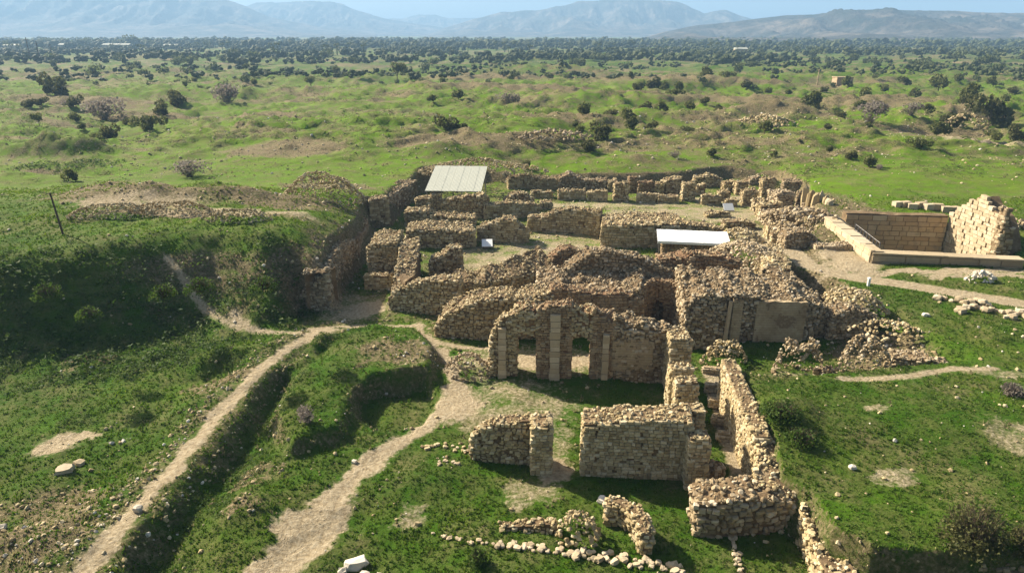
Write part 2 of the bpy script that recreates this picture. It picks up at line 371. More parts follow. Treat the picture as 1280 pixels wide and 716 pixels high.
DIRTX = [(170, 268, 5.6, 8, 2.4), (270, 280, 5.4, 9, 2.0), (350, 284, 5, 5, 1.5), (215, 252, 5.6, 7, 1.6), (860, 266, 0, 16, 3.0), (905, 270, 0, 7, 4), (760, 256, 0, 14, 2), (640, 330, 0, 6, 5), (700, 312, 0, 8, 3), (900, 250, 0, 6, 4), (950, 300, 0, 4, 8)]
DRYP = [(660, 322, 0, 12, 8), (700, 300, 0, 12, 4), (850, 268, 0, 22, 5), (900, 262, 0, 10, 5), (680, 450, 0, 9, 3), (440, 385, 0, 4, 4), (640, 510, 0, 5, 5), (690, 560, 0, 1.6, 3), (600, 500, 0, 2, 5),
        (515, 642, 0, 1.2, 1.2), (665, 615, 0, 2.2, 1.4), (985, 468, 1.2, 5.5, 1.3), (1010, 467, 1.2, 4, 1.0), (1095, 511, 2.4, .9, .7), (1270, 545, 2.5, 1.6, 2.2), (1120, 600, 2.3, 1.6, .8), (1250, 470, 2.3, 3, .8)]
DIRTP = [(75, 553, 0, 1.7, 1.2), (1060, 328, 2.1, 3, 4), (1150, 344, 2.1, 12, .8), (1240, 350, 2.1, 8, .7), (380, 655, 0, 1.2, 1.6), (1245, 182, 2.5, 16, 5), (400, 408, .8, 1.6, 1.4), (575, 505, 0, 1.6, 2.6), (450, 388, 0, 2.4, 2.2), (680, 452, 0, 6, 1.6), (700, 585, 0, 1, 1.5)]
SCRUB = [(190, 277, 5.6, 6, 1.6), (300, 283, 5.4, 8, 1.6), (140, 262, 5.8, 5, 3), (360, 272, 5, 4, 1.6), (245, 250, 5.6, 8, 2.5), (200, 262, 5, 13, 6), (330, 268, 4.5, 11, 4), (110, 255, 5, 6, 3), (15, 205, 5, 6, 8), (590, 190, 3, 20, 6), (405, 232, 4, 8, 4), (960, 146, 3, 22, 12), (1215, 150, 3, 13, 8), (700, 165, 3, 12, 6),
         (700, 100, 3, 90, 30), (900, 108, 3, 70, 20), (650, 120, 3, 50, 12), (200, 145, 3, 22, 8), (110, 128, 3, 30, 12), (360, 190, 3.5, 14, 8), (60, 640, 0, 3, 2), (40, 690, 0, 4, 2), (318, 598, 0, 1.1, 1.7), (300, 645, 0, 1.2, 1.2), (270, 480, .3, 2.5, 1.6), (880, 130, 3, 40, 14), (1080, 135, 3, 40, 14),
         (500, 440, 1, 4, 2.4), (1100, 420, 2.5, 4, 4), (1040, 360, 3, 4, 3), (860, 330, 4, 14, 6), (1000, 300, 2.5, 6, 10), (1020, 262, 2.5, 8, 12), (105, 441, .6, 2.2, 1.2)]
def mound_side(X, Y): return np.maximum(np.maximum(ell(X, Y, 150, 380, 3, 17, 8), ell(X, Y, 20, 395, 3, 15, 9)), np.maximum(ell(X, Y, 75, 200, 4, 12, 4), ell(X, Y, 325, 352, 3.5, 5.5, 6)))
def cover(X, Y, nz):
    wob = fbm(X / 1.3, Y / 1.3, 71, 4, .6)
    dirt = np.zeros(X.shape)
    p1 = dpoly(X + wob * .55, Y + wob * .4, PATH1, .6, .42)
    d2, par, _ = seg_dist(X + wob * 1.1, Y + wob * .8, PATH2)
    w2 = np.interp(par, [0, 2, 3, 5, 6, 7, 8, 10], [1.1, 1.4, .85, .55, .7, .9, .5, .45]); p2 = sstep(w2 + .55, w2 - .5, d2)
    p3 = dpoly(X + wob * .2, Y, PATH3, 1.15, .4)
    for t in THIN: dirt = np.maximum(dirt, dpoly(X + wob * .3, Y, t, .3, .45) * .85)
    for a in DIRTP: dirt = np.maximum(dirt, ell(X + wob * 1.7, Y + wob * 1.3, *a) * .85)
    paths = np.maximum(np.maximum(p1, p2), p3)
    dirt = np.maximum(dirt, paths)
    for a in DIRTX: dirt = np.maximum(dirt, ell(X + wob * 1.5, Y + wob * 1.5, *a) * .6)
    dry = np.zeros(X.shape)
    for a in DRYP: dry = np.maximum(dry, ell(X + wob, Y + wob, *a) * .62)
    dirt = np.maximum(dirt, dry * .75)
    scr = np.zeros(X.shape)
    for a in SCRUB: scr = np.maximum(scr, ell(X + wob * 2, Y + wob * 2, *a) * .75)
    scr = np.maximum(scr, .5 * sstep(3.4, 1.2, seg_dist(X, Y, PATH1)[0]))
    scr = np.maximum(scr, dpoly(X, Y, TRENCH, 1.0, 1.0) * .2)
    slope = 1 - nz
    cut = sstep(-4, -1, poly_sd(X, Y, LOW)) * sstep(56, 62, Y)
    ms = mound_side(X, Y); scr = np.maximum(scr, sstep(.12, .34, slope) * .5 * (1 - ms)); scr = np.maximum(scr, sstep(.05, .2, slope) * .95 * cut)
    pal = sstep(-1, 2, poly_sd(X, Y, LOW)) * sstep(52, 58, Y)
    scr = np.maximum(scr, pal * .42)
    mf = sstep(95, 140, Y)
    scr = np.maximum(scr, mf * np.clip(.36 + .75 * fbm(X / 24, Y / 15, 81, 5, .6) + .45 * fbm(X / 7, Y / 3.5, 83, 4, .6), 0, .75))
    lush = np.clip(.04 + .85 * sstep(52, 105, Y) * sstep(520, 240, Y) + fbm(X / 12, Y / 12, 91, 4) * .45, 0, 1)
    lush = lush * (1 - .5 * sstep(-22, -16, X) * 0)
    return dirt, scr, lush, p1, p2, p3

def build_ground():
    ys = [14.0]
    while ys[-1] < 7800:
        y = ys[-1]; ys.append(y * (1.0056 if y < 160 else 1.009 if y < 700 else 1.05))
    ys = np.array(ys); nx = 440
    u = np.linspace(-1.12, 1.12, nx)
    Y, U = np.meshgrid(ys, u, indexing='ij'); X = U * (Y + 6)
    Z = ground_h(X, Y)
    gy = np.gradient(Z, axis=0) / np.gradient(Y, axis=0); gx = np.gradient(Z, axis=1) / np.gradient(X, axis=1)
    nz = 1 / np.sqrt(1 + gx ** 2 + gy ** 2)
    dirt, scr, lush, p1, p2, p3 = cover(X, Y, nz)
    ny = len(ys)
    I = np.arange(ny * nx).reshape(ny, nx)
    Q = np.stack([I[:-1, :-1], I[:-1, 1:], I[1:, 1:], I[1:, :-1]], -1).reshape(-1, 4)
    V = np.stack([X, Y, Z], -1).reshape(-1, 3)
    C = np.stack([dirt, scr, lush, np.ones_like(dirt)], -1).reshape(-1, 4).astype(np.float32)
    def fm(a): return a.ravel()[Q].mean(1) > .5
    m1, m2, m3 = fm(p1), fm(p2), fm(p3); m2 &= ~m1; m3 &= ~(m1 | m2); m0 = ~(m1 | m2 | m3)
    for name, m, lab in (('ground', m0, 'green grassy ground of the ruin field and plain'), ('path', m1, 'pale trodden dirt path on the low ridge'),
                         ('path', m2, 'wide sandy path leading up to the ruins'), ('path', m3, 'pale gravel path in front of the sunken court')):
        q = Q[m]; used, inv = np.unique(q, return_inverse=True)
        me = raw_mesh(name, V[used], inv.reshape(-1, 4), M['ground'], True)
        at = me.color_attributes.new('cover', 'FLOAT_COLOR', 'POINT'); at.data.foreach_set('color', C[used].ravel())
        tag(link(name, me), lab, None, None, 'structure')
build_ground()

# ------------------------------------------------------------------ stone shapes
def ico_rock(seed):
    r = np.random.default_rng(seed); t = (1 + 5 ** .5) / 2
    v = np.array([(-1, t, 0), (1, t, 0), (-1, -t, 0), (1, -t, 0), (0, -1, t), (0, 1, t), (0, -1, -t), (0, 1, -t), (t, 0, -1), (t, 0, 1), (-t, 0, -1), (-t, 0, 1)], float)
    v /= np.linalg.norm(v[0])
    v = v @ np.array(Matrix.Rotation(r.uniform(0, 3), 3, (r.normal(), r.normal(), r.normal()))); v = np.sign(v) * np.abs(v) ** .6; v *= (1 + r.uniform(-.22, .22, (12, 1))); v += r.uniform(-.08, .08, (12, 3))
    v = v / np.abs(v).max(0) * .5
    f = [(0, 11, 5), (0, 5, 1), (0, 1, 7), (0, 7, 10), (0, 10, 11), (1, 5, 9), (5, 11, 4), (11, 10, 2), (10, 7, 6), (7, 1, 8), (3, 9, 4), (3, 4, 2), (3, 2, 6), (3, 6, 8), (3, 8, 9), (4, 9, 5), (2, 4, 11), (6, 2, 10), (8, 6, 7), (9, 8, 1)]
    return v, np.array(f, np.int32)
def block_shape(seed):
    """squared stone with a dressed face towards -y; unit size"""
    r = np.random.default_rng(seed); j = lambda s: r.uniform(-s, s, 3)
    V = []
    for y, k in ((.5, 1.0), (-.28, 1.0), (-.5, .72)):
        for x, z in ((-.5, -.5), (.5, -.5), (.5, .5), (-.5, .5)): V.append(np.array((x * k, y, z * k)) + j(.06))
    F = [(8, 9, 10, 11)]
    for a in (0, 4):
        for k in range(4):
            q = (k + 1) % 4; F.append((a + k, a + q, a + 4 + q, a + 4 + k))
    return np.array(V), tri(F)
def boulder_shape(seed):
    r = np.random.default_rng(seed)
    V = []; idx = {}
    for x in (-1, 0, 1):
        for y in (-1, 0, 1):
            for z in (-1, 0, 1):
                if x == y == z == 0: continue
                p = np.array((x, y, z), float); p /= np.linalg.norm(p) ** .62; idx[(x, y, z)] = len(V); V.append(p + r.uniform(-.16, .16, 3))
    F = []
    for ax in range(3):
        for s in (-1, 1):
            for a in (-1, 0):
                for b in (-1, 0):
                    q = []
                    for da, db in ((0, 0), (1, 0), (1, 1), (0, 1)):
                        p = [0, 0, 0]; p[ax] = s; p[(ax + 1) % 3] = a + da; p[(ax + 2) % 3] = b + db; q.append(idx[tuple(p)])
                    if s < 0: q = q[::-1]
                    F.append(q)
    V = np.array(V); V = V / np.abs(V).max(0) * .5
    return V, tri(F)
ROCKS = [ico_rock(k) for k in range(10)]; BLOCKS = [block_shape(k + 50) for k in range(10)]; BOULD = [boulder_shape(k + 90) for k in range(6)]
_pm = {}
def proto_mesh(kind, k, mk):
    key = (kind, k, mk)
    if key not in _pm:
        V, F = {'r': ROCKS, 'b': BLOCKS, 'B': BOULD}[kind][k]; _pm[key] = raw_mesh('stone', V, F, M[mk])
    return _pm[key]
def rot_rand(n, amt=math.pi):
    """random rotation matrices, n x 3 x 3"""
    a, b, c = RNG.uniform(-amt, amt, (3, n))
    ca, sa, cb, sb, cc, sc_ = np.cos(a), np.sin(a), np.cos(b), np.sin(b), np.cos(c), np.sin(c)
    z = np.zeros(n); o = np.ones(n)
    Rx = np.stack([o, z, z, z, ca, -sa, z, sa, ca], -1).reshape(-1, 3, 3)
    Ry = np.stack([cb, z, sb, z, o, z, -sb, z, cb], -1).reshape(-1, 3, 3)
    Rz = np.stack([cc, -sc_, z, sc_, cc, z, z, z, o], -1).reshape(-1, 3, 3)
    return Rz @ Ry @ Rx
def joined(name, protos, pid, pos, mats, mat, smooth=False):
    """one mesh out of many placed stones/leaves"""
    VV = []; FF = []; n = 0
    for k, (V, F) in enumerate(protos):
        m = np.nonzero(pid == k)[0]
        if not len(m): continue
        w = np.einsum('nij,vj->nvi', mats[m], V) + pos[m][:, None, :]
        f = F[None] + (np.arange(len(m)) * len(V))[:, None, None] + n
        VV.append(w.reshape(-1, 3)); FF.append(f.reshape(-1, F.shape[1])); n += len(m) * len(V)
    if not VV: return None
    return raw_mesh(name, np.concatenate(VV), np.concatenate(FF), mat, smooth)

PIECE_PX = 8.2
class Stones:
    """collects the stones of one thing; the largest in the picture become parts, the rest one stuff part"""
    def __init__(s): s.k = []; s.p = []; s.m = []
    def add(s, kind, pos, mats):
        n = len(pos)
        if n == 0: return
        s.k.append(np.array([kind] * n)); s.p.append(np.asarray(pos, float)); s.m.append(np.asarray(mats, float))
    def build(s, parent, mk, individual=True, limit=300, minpx=PIECE_PX, stuffname='small_stones', piece='stone', base=None):
        if not s.k: return
        K = np.concatenate(s.k); Pp = np.concatenate(s.p); Mm = np.concatenate(s.m); n = len(K)
        base = np.array(parent.location) if base is None else np.asarray(base)
        size = np.linalg.norm(Mm, axis=1).max(1)
        px = size * FPX / (Pp[:, 1] * cP + (CAM_H - Pp[:, 2]) * sP)
        px = px * np.where(np.isin(K, ['r', 'b', 'B']), 1, 1)
        pid = RNG.integers(0, 6, n)
        ind = np.zeros(n, bool)
        if individual:
            c = np.nonzero((px >= minpx) & (Mm[:, 1, 1] > -1e9))[0]
            c = c[np.argsort(-px[c])][:limit]; ind[c] = True
        for i in np.nonzero(ind)[0]:
            o = bpy.data.objects.new(piece, proto_mesh(K[i], int(pid[i]), mk)); COL.objects.link(o)
            o.parent = parent
            m4 = Matrix([list(Mm[i][0]) + [Pp[i][0] - base[0]], list(Mm[i][1]) + [Pp[i][1] - base[1]], list(Mm[i][2]) + [Pp[i][2] - base[2]], [0, 0, 0, 1]])
            o.matrix_local = m4
        rest = ~ind
        protos = ROCKS[:6] + BLOCKS[:6] + BOULD[:6]; off = np.where(K == 'r', 0, np.where(K == 'b', 6, 12))
        if rest.any():
            me = joined(stuffname, protos, (pid + off)[rest], Pp[rest] - base, Mm[rest], M[mk])
            tag(link(stuffname, me, parent), kind='stuff')

# ------------------------------------------------------------------ ruined walls
def resample(pts, step):
    """pts: rows (x, y, zb, ztf, ztb)"""
    pts = np.asarray(pts, float); seg = np.hypot(*(np.diff(pts[:, :2], axis=0)).T); s = np.concatenate([[0], np.cumsum(seg)])
    n = max(2, int(round(s[-1] / step)) + 1); t = np.linspace(0, s[-1], n)
    t = np.unique(np.concatenate([t, s[1:-1]]))
    return np.stack([np.interp(t, s, pts[:, k]) for k in range(pts.shape[1])], -1), t
WALLS = []
def wall_geo(pts, thick, rag=.25, step=.35, seed=0, face=.07, batter=.03):
    """a ruined wall: front line, thickness to the left of the walking direction, ragged top"""
    R, t = resample(pts, step); n = len(R)
    d = np.gradient(R[:, :2], axis=0); d /= np.linalg.norm(d, axis=1)[:, None] + 1e-9
    nrm = np.stack([-d[:, 1], d[:, 0]], -1)
    nv = max(3, int(math.ceil((R[:, 3] - R[:, 2]).max() / .55))); ntp = max(2, int(math.ceil(thick / .5)))
    rows = []
    hh = R[:, 3] + rag * 1.5 * fbm(t / 1.1, t * 0 + seed * 3.1, 5, 4, .7); hb = R[:, 4] + rag * 1.5 * fbm(t / 1.1, t * 0 + seed * 3.1 + 40, 5, 4, .7)
    hh = np.maximum(hh, R[:, 2] + .15); hb = np.maximum(hb, R[:, 2] + .15)
    for k in range(nv + 1):
        f = k / nv; off = batter * thick * f + face * fbm(t / 1.1, np.full(n, f * nv * .8 + seed), 7, 3)
        rows.append(np.stack([R[:, 0] + nrm[:, 0] * off, R[:, 1] + nrm[:, 1] * off, R[:, 2] + (hh - R[:, 2]) * f], -1))
    for k in range(1, ntp):
        f = k / ntp
        z = hh * (1 - f) + hb * f + rag * .9 * fbm(t / .8, np.full(n, f * thick / .8 + seed * 5), 9, 4, .6) * min(1, 4 * f * (1 - f)) 
        rows.append(np.stack([R[:, 0] + nrm[:, 0] * thick * f, R[:, 1] + nrm[:, 1] * thick * f, z], -1))
    for k in range(nv, -1, -1):
        f = k / nv; off = thick - batter * thick * f - face * fbm(t / 1.1, np.full(n, f * nv * .8 + seed + 60), 7, 3)
        rows.append(np.stack([R[:, 0] + nrm[:, 0] * off, R[:, 1] + nrm[:, 1] * off, R[:, 2] + (hb - R[:, 2]) * f], -1))
    G = np.stack(rows, 1)                                      # n x m x 3
    m = G.shape[1]; I = np.arange(n * m).reshape(n, m)
    F = np.stack([I[:-1, :-1], I[1:, :-1], I[1:, 1:], I[:-1, 1:]], -1).reshape(-1, 4)
    T = [F[:, [0, 1, 2]], F[:, [0, 2, 3]]]
    caps = []
    for e, fl in ((0, 1), (n - 1, 0)):
        for k in range(nv):
            a, b, c, d_ = I[e, k], I[e, k + 1], I[e, m - 2 - k], I[e, m - 1 - k]
            caps += [(a, b, c), (a, c, d_)] if fl else [(a, c, b), (a, d_, c)]
        ring = [I[e, k] for k in range(nv, m - nv)]
        for k in range(1, len(ring) - 1): caps.append((ring[0], ring[k], ring[k + 1]) if fl else (ring[0], ring[k + 1], ring[k]))
    T.append(np.array(caps))
    # bottom (needed where the underside of a lintel shows)
    Bq = np.stack([I[:-1, 0], I[:-1, m - 1], I[1:, m - 1], I[1:, 0]], -1); T += [Bq[:, [0, 1, 2]], Bq[:, [0, 2, 3]]]
    return G.reshape(-1, 3), np.concatenate(T), R, t, d, nrm, hh, hb

def face_stones(st, A, B, zb0, zbf, zt, nrm2, size, style, prot=.085, skip=.02):
    """stones over a vertical face from A to B (xy), zt(s) gives the top; nrm2 = outward normal"""
    A, B = np.array(A), np.array(B); L = np.linalg.norm(B - A)
    if L < .15: return
    d = (B - A) / L; n3 = np.array((nrm2[0], nrm2[1], 0.0)); d3 = np.array((d[0], d[1], 0.0))
    ztm = max(zt(q) for q in np.linspace(0, L, 7))
    z = zb0; pos = []; mats = []; kinds = []; rub = style == 'rubble'
    # local frame: x along d, y inwards (-n), z up, keep right-handed
    ex = d3; ey = -n3; ez = np.array((0, 0, 1.0))
    if np.dot(np.cross(ex, ey), ez) < 0: ex = -ex
    while z < ztm:
        ch = size * (.72 if style != 'brick' else .42) * RNG.uniform(.8, 1.25)
        s = RNG.uniform(-.5, .2) * size
        while s < L:
            w = size * (RNG.uniform(.65, 1.55) if style != 'brick' else RNG.uniform(.7, 1.1)); sc = s + w / 2; s += w
            if sc < .02 or sc > L - .02: continue
            zl = max(zb0, zbf(sc)); tp = zt(sc); zc = z + ch / 2 + (RNG.uniform(-.25, .25) * ch if rub else 0)
            if zc < zl or zc > tp - ch * .25 or RNG.random() < skip: continue
            c = A + d * sc; off = prot + RNG.uniform(-.05, .06) * (2.0 if rub else .8)
            dep = size * RNG.uniform(.8, 1.2)
            pos.append((c[0] + nrm2[0] * (off - dep / 2 + .02), c[1] + nrm2[1] * (off - dep / 2 + .02), zc))
            k = .94 if not rub else RNG.uniform(.8, 1.05)
            m = np.stack([ex * w * k, ey * dep, ez * ch * (.93 if not rub else RNG.uniform(.75, 1.15))], -1)
            mats.append(m); kinds.append(not rub or RNG.random() < .6)
        z += ch
    if not pos: return
    mats = np.array(mats); mats = rot_rand(len(mats), .22 if rub else .05) @ mats; kinds = np.array(kinds); pos = np.array(pos)
    st.add('b', pos[kinds], mats[kinds]); st.add('r', pos[~kinds], mats[~kinds] * 1.08)

def wall(name, label, pts, thick, z0=0.0, mode='base', style='rubble', mk='stone', core='mortar', size=None, rag=.28, zback=None, top=1.0,
         parent=None, cat='wall', individual=None, faces='fbe', seed=None, sink=.5, zb=None, group=None, partname=None, minpx=PIECE_PX, limit=300):
    seed = seed if seed is not None else len(WALLS) * 7 + 3
    rows = []
    for k, p in enumerate(pts):
        if mode == 'base':   # (px, base py, top py): the visible foot at z0 and the top edge above it
            x, y = P(p[0], p[1], z0); zt = ZAT(y, p[2])
        elif mode == 'top':  # (px, top py, top z)
            x, y = P(p[0], p[1], p[2]); zt = p[2]
        else: x, y, zt = p[:3]
        zbk = zt if zback is None else (zback[k] if isinstance(zback, (list, tuple)) else zback)
        zbb = (z0 if zb is None else zb[k])
        rows.append((x, y, zbb - (sink if zb is None else 0), zt, zbk))
    V, T, R, t, d, nrm, hh, hb = wall_geo(rows, thick, rag, .35 if rows[0][1] < 60 else .5, seed)
    base = np.array((R[:, 0].mean(), R[:, 1].mean(), z0))
    par0 = np.array(parent.location) if parent is not None else 0
    o = link(name, raw_mesh(name, V - base, T, M[core]), parent, tuple(base - par0))
    if parent is None: tag(o, label, cat, group, 'thing')
    elif label: o['label'] = label
    WALLS.append(o)
    yc = base[1]
    size = size or (.28 if yc < 50 else .32 if yc < 75 else .42)
    st = Stones()
    n = len(R)
    def face(i0, i1, off, htop, outsign):
        a = R[i0, :2] + nrm[i0] * off; b = R[i1, :2] + nrm[i1] * off; L = np.linalg.norm(b - a)
        tt = np.linspace(0, L, i1 - i0 + 1)
        nn = (nrm[i0] + nrm[i1]) / 2; nn = nn / np.linalg.norm(nn) * outsign
        face_stones(st, a, b, R[i0:i1 + 1, 2].min() + (sink * .7 if zb is None else 0), lambda q: np.interp(q, tt, R[i0:i1 + 1, 2]), lambda q: np.interp(q, tt, htop[i0:i1 + 1]), nn, size, style)
    # split into straight runs
    cor = np.concatenate([[0], np.cumsum(np.hypot(*np.diff(np.array(rows)[:, :2], axis=0).T))])
    brk = sorted(set(int(np.argmin(np.abs(t - q))) for q in cor))
    for a, b in zip(brk[:-1], brk[1:]):
        if 'f' in faces: face(a, b, 0, hh, -1)
        if 'b' in faces and yc < 62: face(a, b, thick, hb, 1)
    if 'e' in faces:
        for e, sg in ((0, -1), (n - 1, 1)):
            a = R[e, :2]; b = a + nrm[e] * thick
            face_stones(st, a, b, R[e, 2] + .3, lambda q: -9.0, lambda q: hh[e] + (hb[e] - hh[e]) * q / thick, d[e] * sg, size, style)
    # loose stones on the top
    area = t[-1] * thick; cnt = int(area / (size * size) * 2.6 * top)
    if cnt:
        s = RNG.uniform(0, t[-1], cnt); f = RNG.uniform(-.02, 1.02, cnt)
        x = np.interp(s, t, R[:, 0]); y = np.interp(s, t, R[:, 1]); nx_ = np.interp(s, t, nrm[:, 0]); ny_ = np.interp(s, t, nrm[:, 1])
        z = np.interp(s, t, hh) * (1 - f) + np.interp(s, t, hb) * f
        ntp = max(2, int(math.ceil(thick / .5)))
        z = z + rag * .9 * fbm(s / .8, f * thick / .8 + seed * 5, 9, 4, .6) * np.minimum(1, 4 * f * (1 - f))
        sz = size * (.34 + .8 * RNG.random(cnt) ** 2.2)
        mm = rot_rand(cnt, .9) * (sz[:, None, None] * np.stack([RNG.uniform(.8, 1.3, cnt), RNG.uniform(.7, 1.0, cnt), RNG.uniform(.45, .8, cnt)], -1)[:, None, :])
        st.add('r', np.stack([x + nx_ * thick * f, y + ny_ * thick * f, z + sz * .12], -1), mm)
    if individual is None: individual = yc < 49
    st.build(o, mk, individual, limit, minpx, base=base)
    return o

def heap(name, label, px, py, z0, rx, ry, h, mk='stone', core='mortar', size=None, cat='rubble heap', dens=1.0, rot=0, green=False, seed=None, individual=None, group=None, flat=.0, limit=300):
    """a rounded pile: an uneven dome of earth and stones; (px, py) is the middle of its foot"""
    seed = seed or len(WALLS) * 5 + 2; cx, cy = P(px, py, z0); nr, na = 9, 28
    if z0 >= 3.1 or cx < -16:
        for _ in range(5): z0 = gh1(cx, cy) - .1; cx, cy = P(px, py, z0)
    else:
        for _ in range(4): z0 = max(z0, gh1(cx, cy) - .1); cx, cy = P(px, py, z0)
    c, s_ = math.cos(rot), math.sin(rot)
    def top(r, a):
        x, y = np.cos(a) * r, np.sin(a) * r
        k = 1 - np.clip((r - flat) / (1 - flat), 0, 1) ** 2
        return h * k * (1 + .35 * fbm(x * 2.2 + seed, y * 2.2, 3, 3)) 
    def xyz(r, a):
        w = 1 + .22 * fbm(np.cos(a) * 1.5 + seed, np.sin(a) * 1.5, 8, 3)
        lx, ly = np.cos(a) * r * rx * w, np.sin(a) * r * ry * w
        return np.stack([cx + lx * c - ly * s_, cy + lx * s_ + ly * c, z0 + top(r, a)], -1)
    rr = np.linspace(0, 1, nr + 1)[1:]; aa = np.linspace(0, 2 * math.pi, na, endpoint=False)
    Rr, Aa = np.meshgrid(rr, aa, indexing='ij'); V = xyz(Rr, Aa).reshape(-1, 3)
    foot = xyz(np.full(na, 1.08), aa); foot[:, 2] = z0 - .7
    V = np.concatenate([xyz(np.array([0.0]), np.array([0.0])), V, foot])
    F = []
    for k in range(na): F.append((0, 1 + k, 1 + (k + 1) % na))
    for i in range(nr):
        for k in range(na):
            a, b = 1 + i * na + k, 1 + i * na + (k + 1) % na; F.append((a, a + na, b + na, b))
    base = np.array((cx, cy, z0)); o = link(name, raw_mesh(name, V - base, tri(F), M[core], True)); tag(o, label, cat, group); WALLS.append(o)
    size = size or (.29 if cy < 50 else .33 if cy < 75 else .45)
    cnt = int(math.pi * rx * ry * (1 + .5 * h / max(min(rx, ry), .3)) / size ** 2 * 1.9 * dens)
    if cnt:
        r = np.sqrt(RNG.uniform(0, 1.05, cnt)); a = RNG.uniform(0, 2 * math.pi, cnt); p = xyz(np.minimum(r, 1.02), a)
        sz = size * (.42 + .85 * RNG.random(cnt) ** 1.8); mm = rot_rand(cnt, 1.1) * (sz[:, None, None] * np.stack([RNG.uniform(.8, 1.3, cnt), RNG.uniform(.7, 1.0, cnt), RNG.uniform(.45, .85, cnt)], -1)[:, None, :])
        p[:, 2] += sz * .08; st = Stones(); st.add('r', p, mm); st.build(o, mk, cy < 49 if individual is None else individual, limit)
    if green: tuft_on(o, xyz, int(math.pi * rx * ry * 16), base)
    return o

# grass blades used on heaps, wall tops and the fields
def blade_tuft(seed, n=5, h=1.0, w=.16, spread=.5):
    r = np.random.default_rng(seed); V = []; F = []
    for k in range(n):
        a = r.uniform(0, 6.28); b = r.uniform(0, 6.28); x, y = r.uniform(-spread, spread, 2) * .5
        dx, dy = math.cos(a) * w, math.sin(a) * w; lx, ly = math.cos(b) * spread * .6, math.sin(b) * spread * .6; hh = h * r.uniform(.5, 1)
        i = len(V); V += [(x - dx, y - dy, -.05), (x + dx, y + dy, -.05), (x + lx, y + ly, hh)]; F.append((i, i + 1, i + 2))
    return np.array(V), np.array(F, np.int32)
def herb_tuft(seed, n=12):
    r = np.random.default_rng(seed); V = []; F = []
    for k in range(n):
        p = r.normal(0, 1, 3); p[2] = abs(p[2]); p /= np.linalg.norm(p); p *= r.uniform(.25, .5); q = r.uniform(-1, 1, (3, 3)) * .17
        i = len(V); V += list(p + q); F.append((i, i + 1, i + 2))
    return np.array(V), np.array(F, np.int32)
TUFTS = [blade_tuft(k) for k in range(8)]; HERBS = [herb_tuft(k) for k in range(8)]
def tuft_on(o, xyz, cnt, base, mk='herb'):
    r = np.sqrt(RNG.uniform(0, 1.0, cnt)); a = RNG.uniform(0, 2 * math.pi, cnt); p = xyz(r, a) - base
    keep = fbm(p[:, 0] / .9, p[:, 1] / .9, 12, 3) > -.1; p = p[keep]; n = len(p)
    sz = RNG.uniform(.25, .55, n); mm = np.zeros((n, 3, 3)); th = RNG.uniform(0, 6.28, n)
    mm[:, 0, 0] = np.cos(th) * sz; mm[:, 0, 1] = -np.sin(th) * sz; mm[:, 1, 0] = np.sin(th) * sz; mm[:, 1, 1] = np.cos(th) * sz; mm[:, 2, 2] = sz
    tag(link('weeds', joined('weeds', HERBS, RNG.integers(0, 8, n), p, mm, M[mk]), o), kind='stuff')

# ------------------------------------------------------------------ front court: the near walls
wall('low_wall', 'low stone wall with thick end pier, left of the gap in the front court', [(589, 575, 545), (602, 577, 534), (626, 578, 529), (667, 580, 527)], .9, z0=0, style='rubble', rag=.15)
wall('wall_pier', 'squared stone pier closing the right end of the low front wall', [(665, 592, 536), (688, 592, 533)], 1.6, style='courses', rag=.15)
wall('masonry_wall', 'broad squared stone wall with coursed face nearest the middle of the front court', [(727, 592, 531), (745, 593, 527), (800, 595, 525), (858, 597, 524)], 1.75, style='courses', rag=.14, skip=None) if False else \
wall('masonry_wall', 'broad squared stone wall with coursed face, right of the gap in the front court', [(727, 592, 532), (745, 593, 528), (800, 595, 526), (858, 597, 525)], 1.75, style='courses', rag=.14)
PIER_LAB = ['backmost pier of the lit row, against the colonnaded facade', 'second pier of the lit row, next in front of the facade pier', 'middle pier of the lit row beside the narrow corridor',
            'pier of the lit row touching the broad coursed wall', 'frontmost pier of the lit row, with a broken shaded face']
for (a, b, y, z, th), lb in zip([(840, 865, 424, 4.3, 2.4), (840, 866, 461, 3.8, 1.0), (848, 873, 479, 3.7, .95), (857, 881, 514, 3.6, 1.0), (864, 888, 549, 3.2, 1.0)], PIER_LAB):
    wall('buttress_pier', 'stone ' + lb, [(a, y, z), (b, y, z)], th, mode='top', style='courses', rag=.12, group='piers along the corridor', cat='pier')
wall('broken_wall', 'low broken rubble stub with a grassy hollow, in front of the row of piers', [(859, 602, 585), (880, 603, 588), (903, 602, 584)], .7, style='rubble', mk='grey_stone', rag=.25)
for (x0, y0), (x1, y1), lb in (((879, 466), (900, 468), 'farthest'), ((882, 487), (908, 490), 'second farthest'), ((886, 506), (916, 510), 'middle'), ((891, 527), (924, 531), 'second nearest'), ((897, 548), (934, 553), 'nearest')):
    wall('sun_stripe_sill', lb + ' of the five added pale sills imitating sun stripes on the corridor floor', [(x0, y0, y0 - 7), (x1, y1, y1 - 7)], .4, z0=.05, style='courses', mk='pale_stone', core='plaster', rag=.04, top=.5, individual=False, cat='added_sun_stripe', group='added sills imitating sun stripes')  # added sills, pale coloured to imitate sunlight stripes through the pier gaps
wall('corridor_wall', 'long wall with lit left face running along the narrow corridor below the right field', [(903, 448, 3.4), (914, 475, 3.4), (928, 510, 3.3), (944, 546, 3.1)], .9, mode='top', style='courses', rag=.12, top=.7)
wall('rubble_wall', 'wide collapsed pale rubble wall at the near end of the corridor', [(948, 541, 2.9), (947, 572, 2.7), (946, 606, 2.3)], 2.1, mode='top', style='rubble', rag=.3, zback=[2.7, 2.4, 2.1], zb=[-.4, -.4, -.4])
for k, (a, b, y) in enumerate([(884, 904, 485), (890, 911, 508), (897, 918, 530)]):
    pass
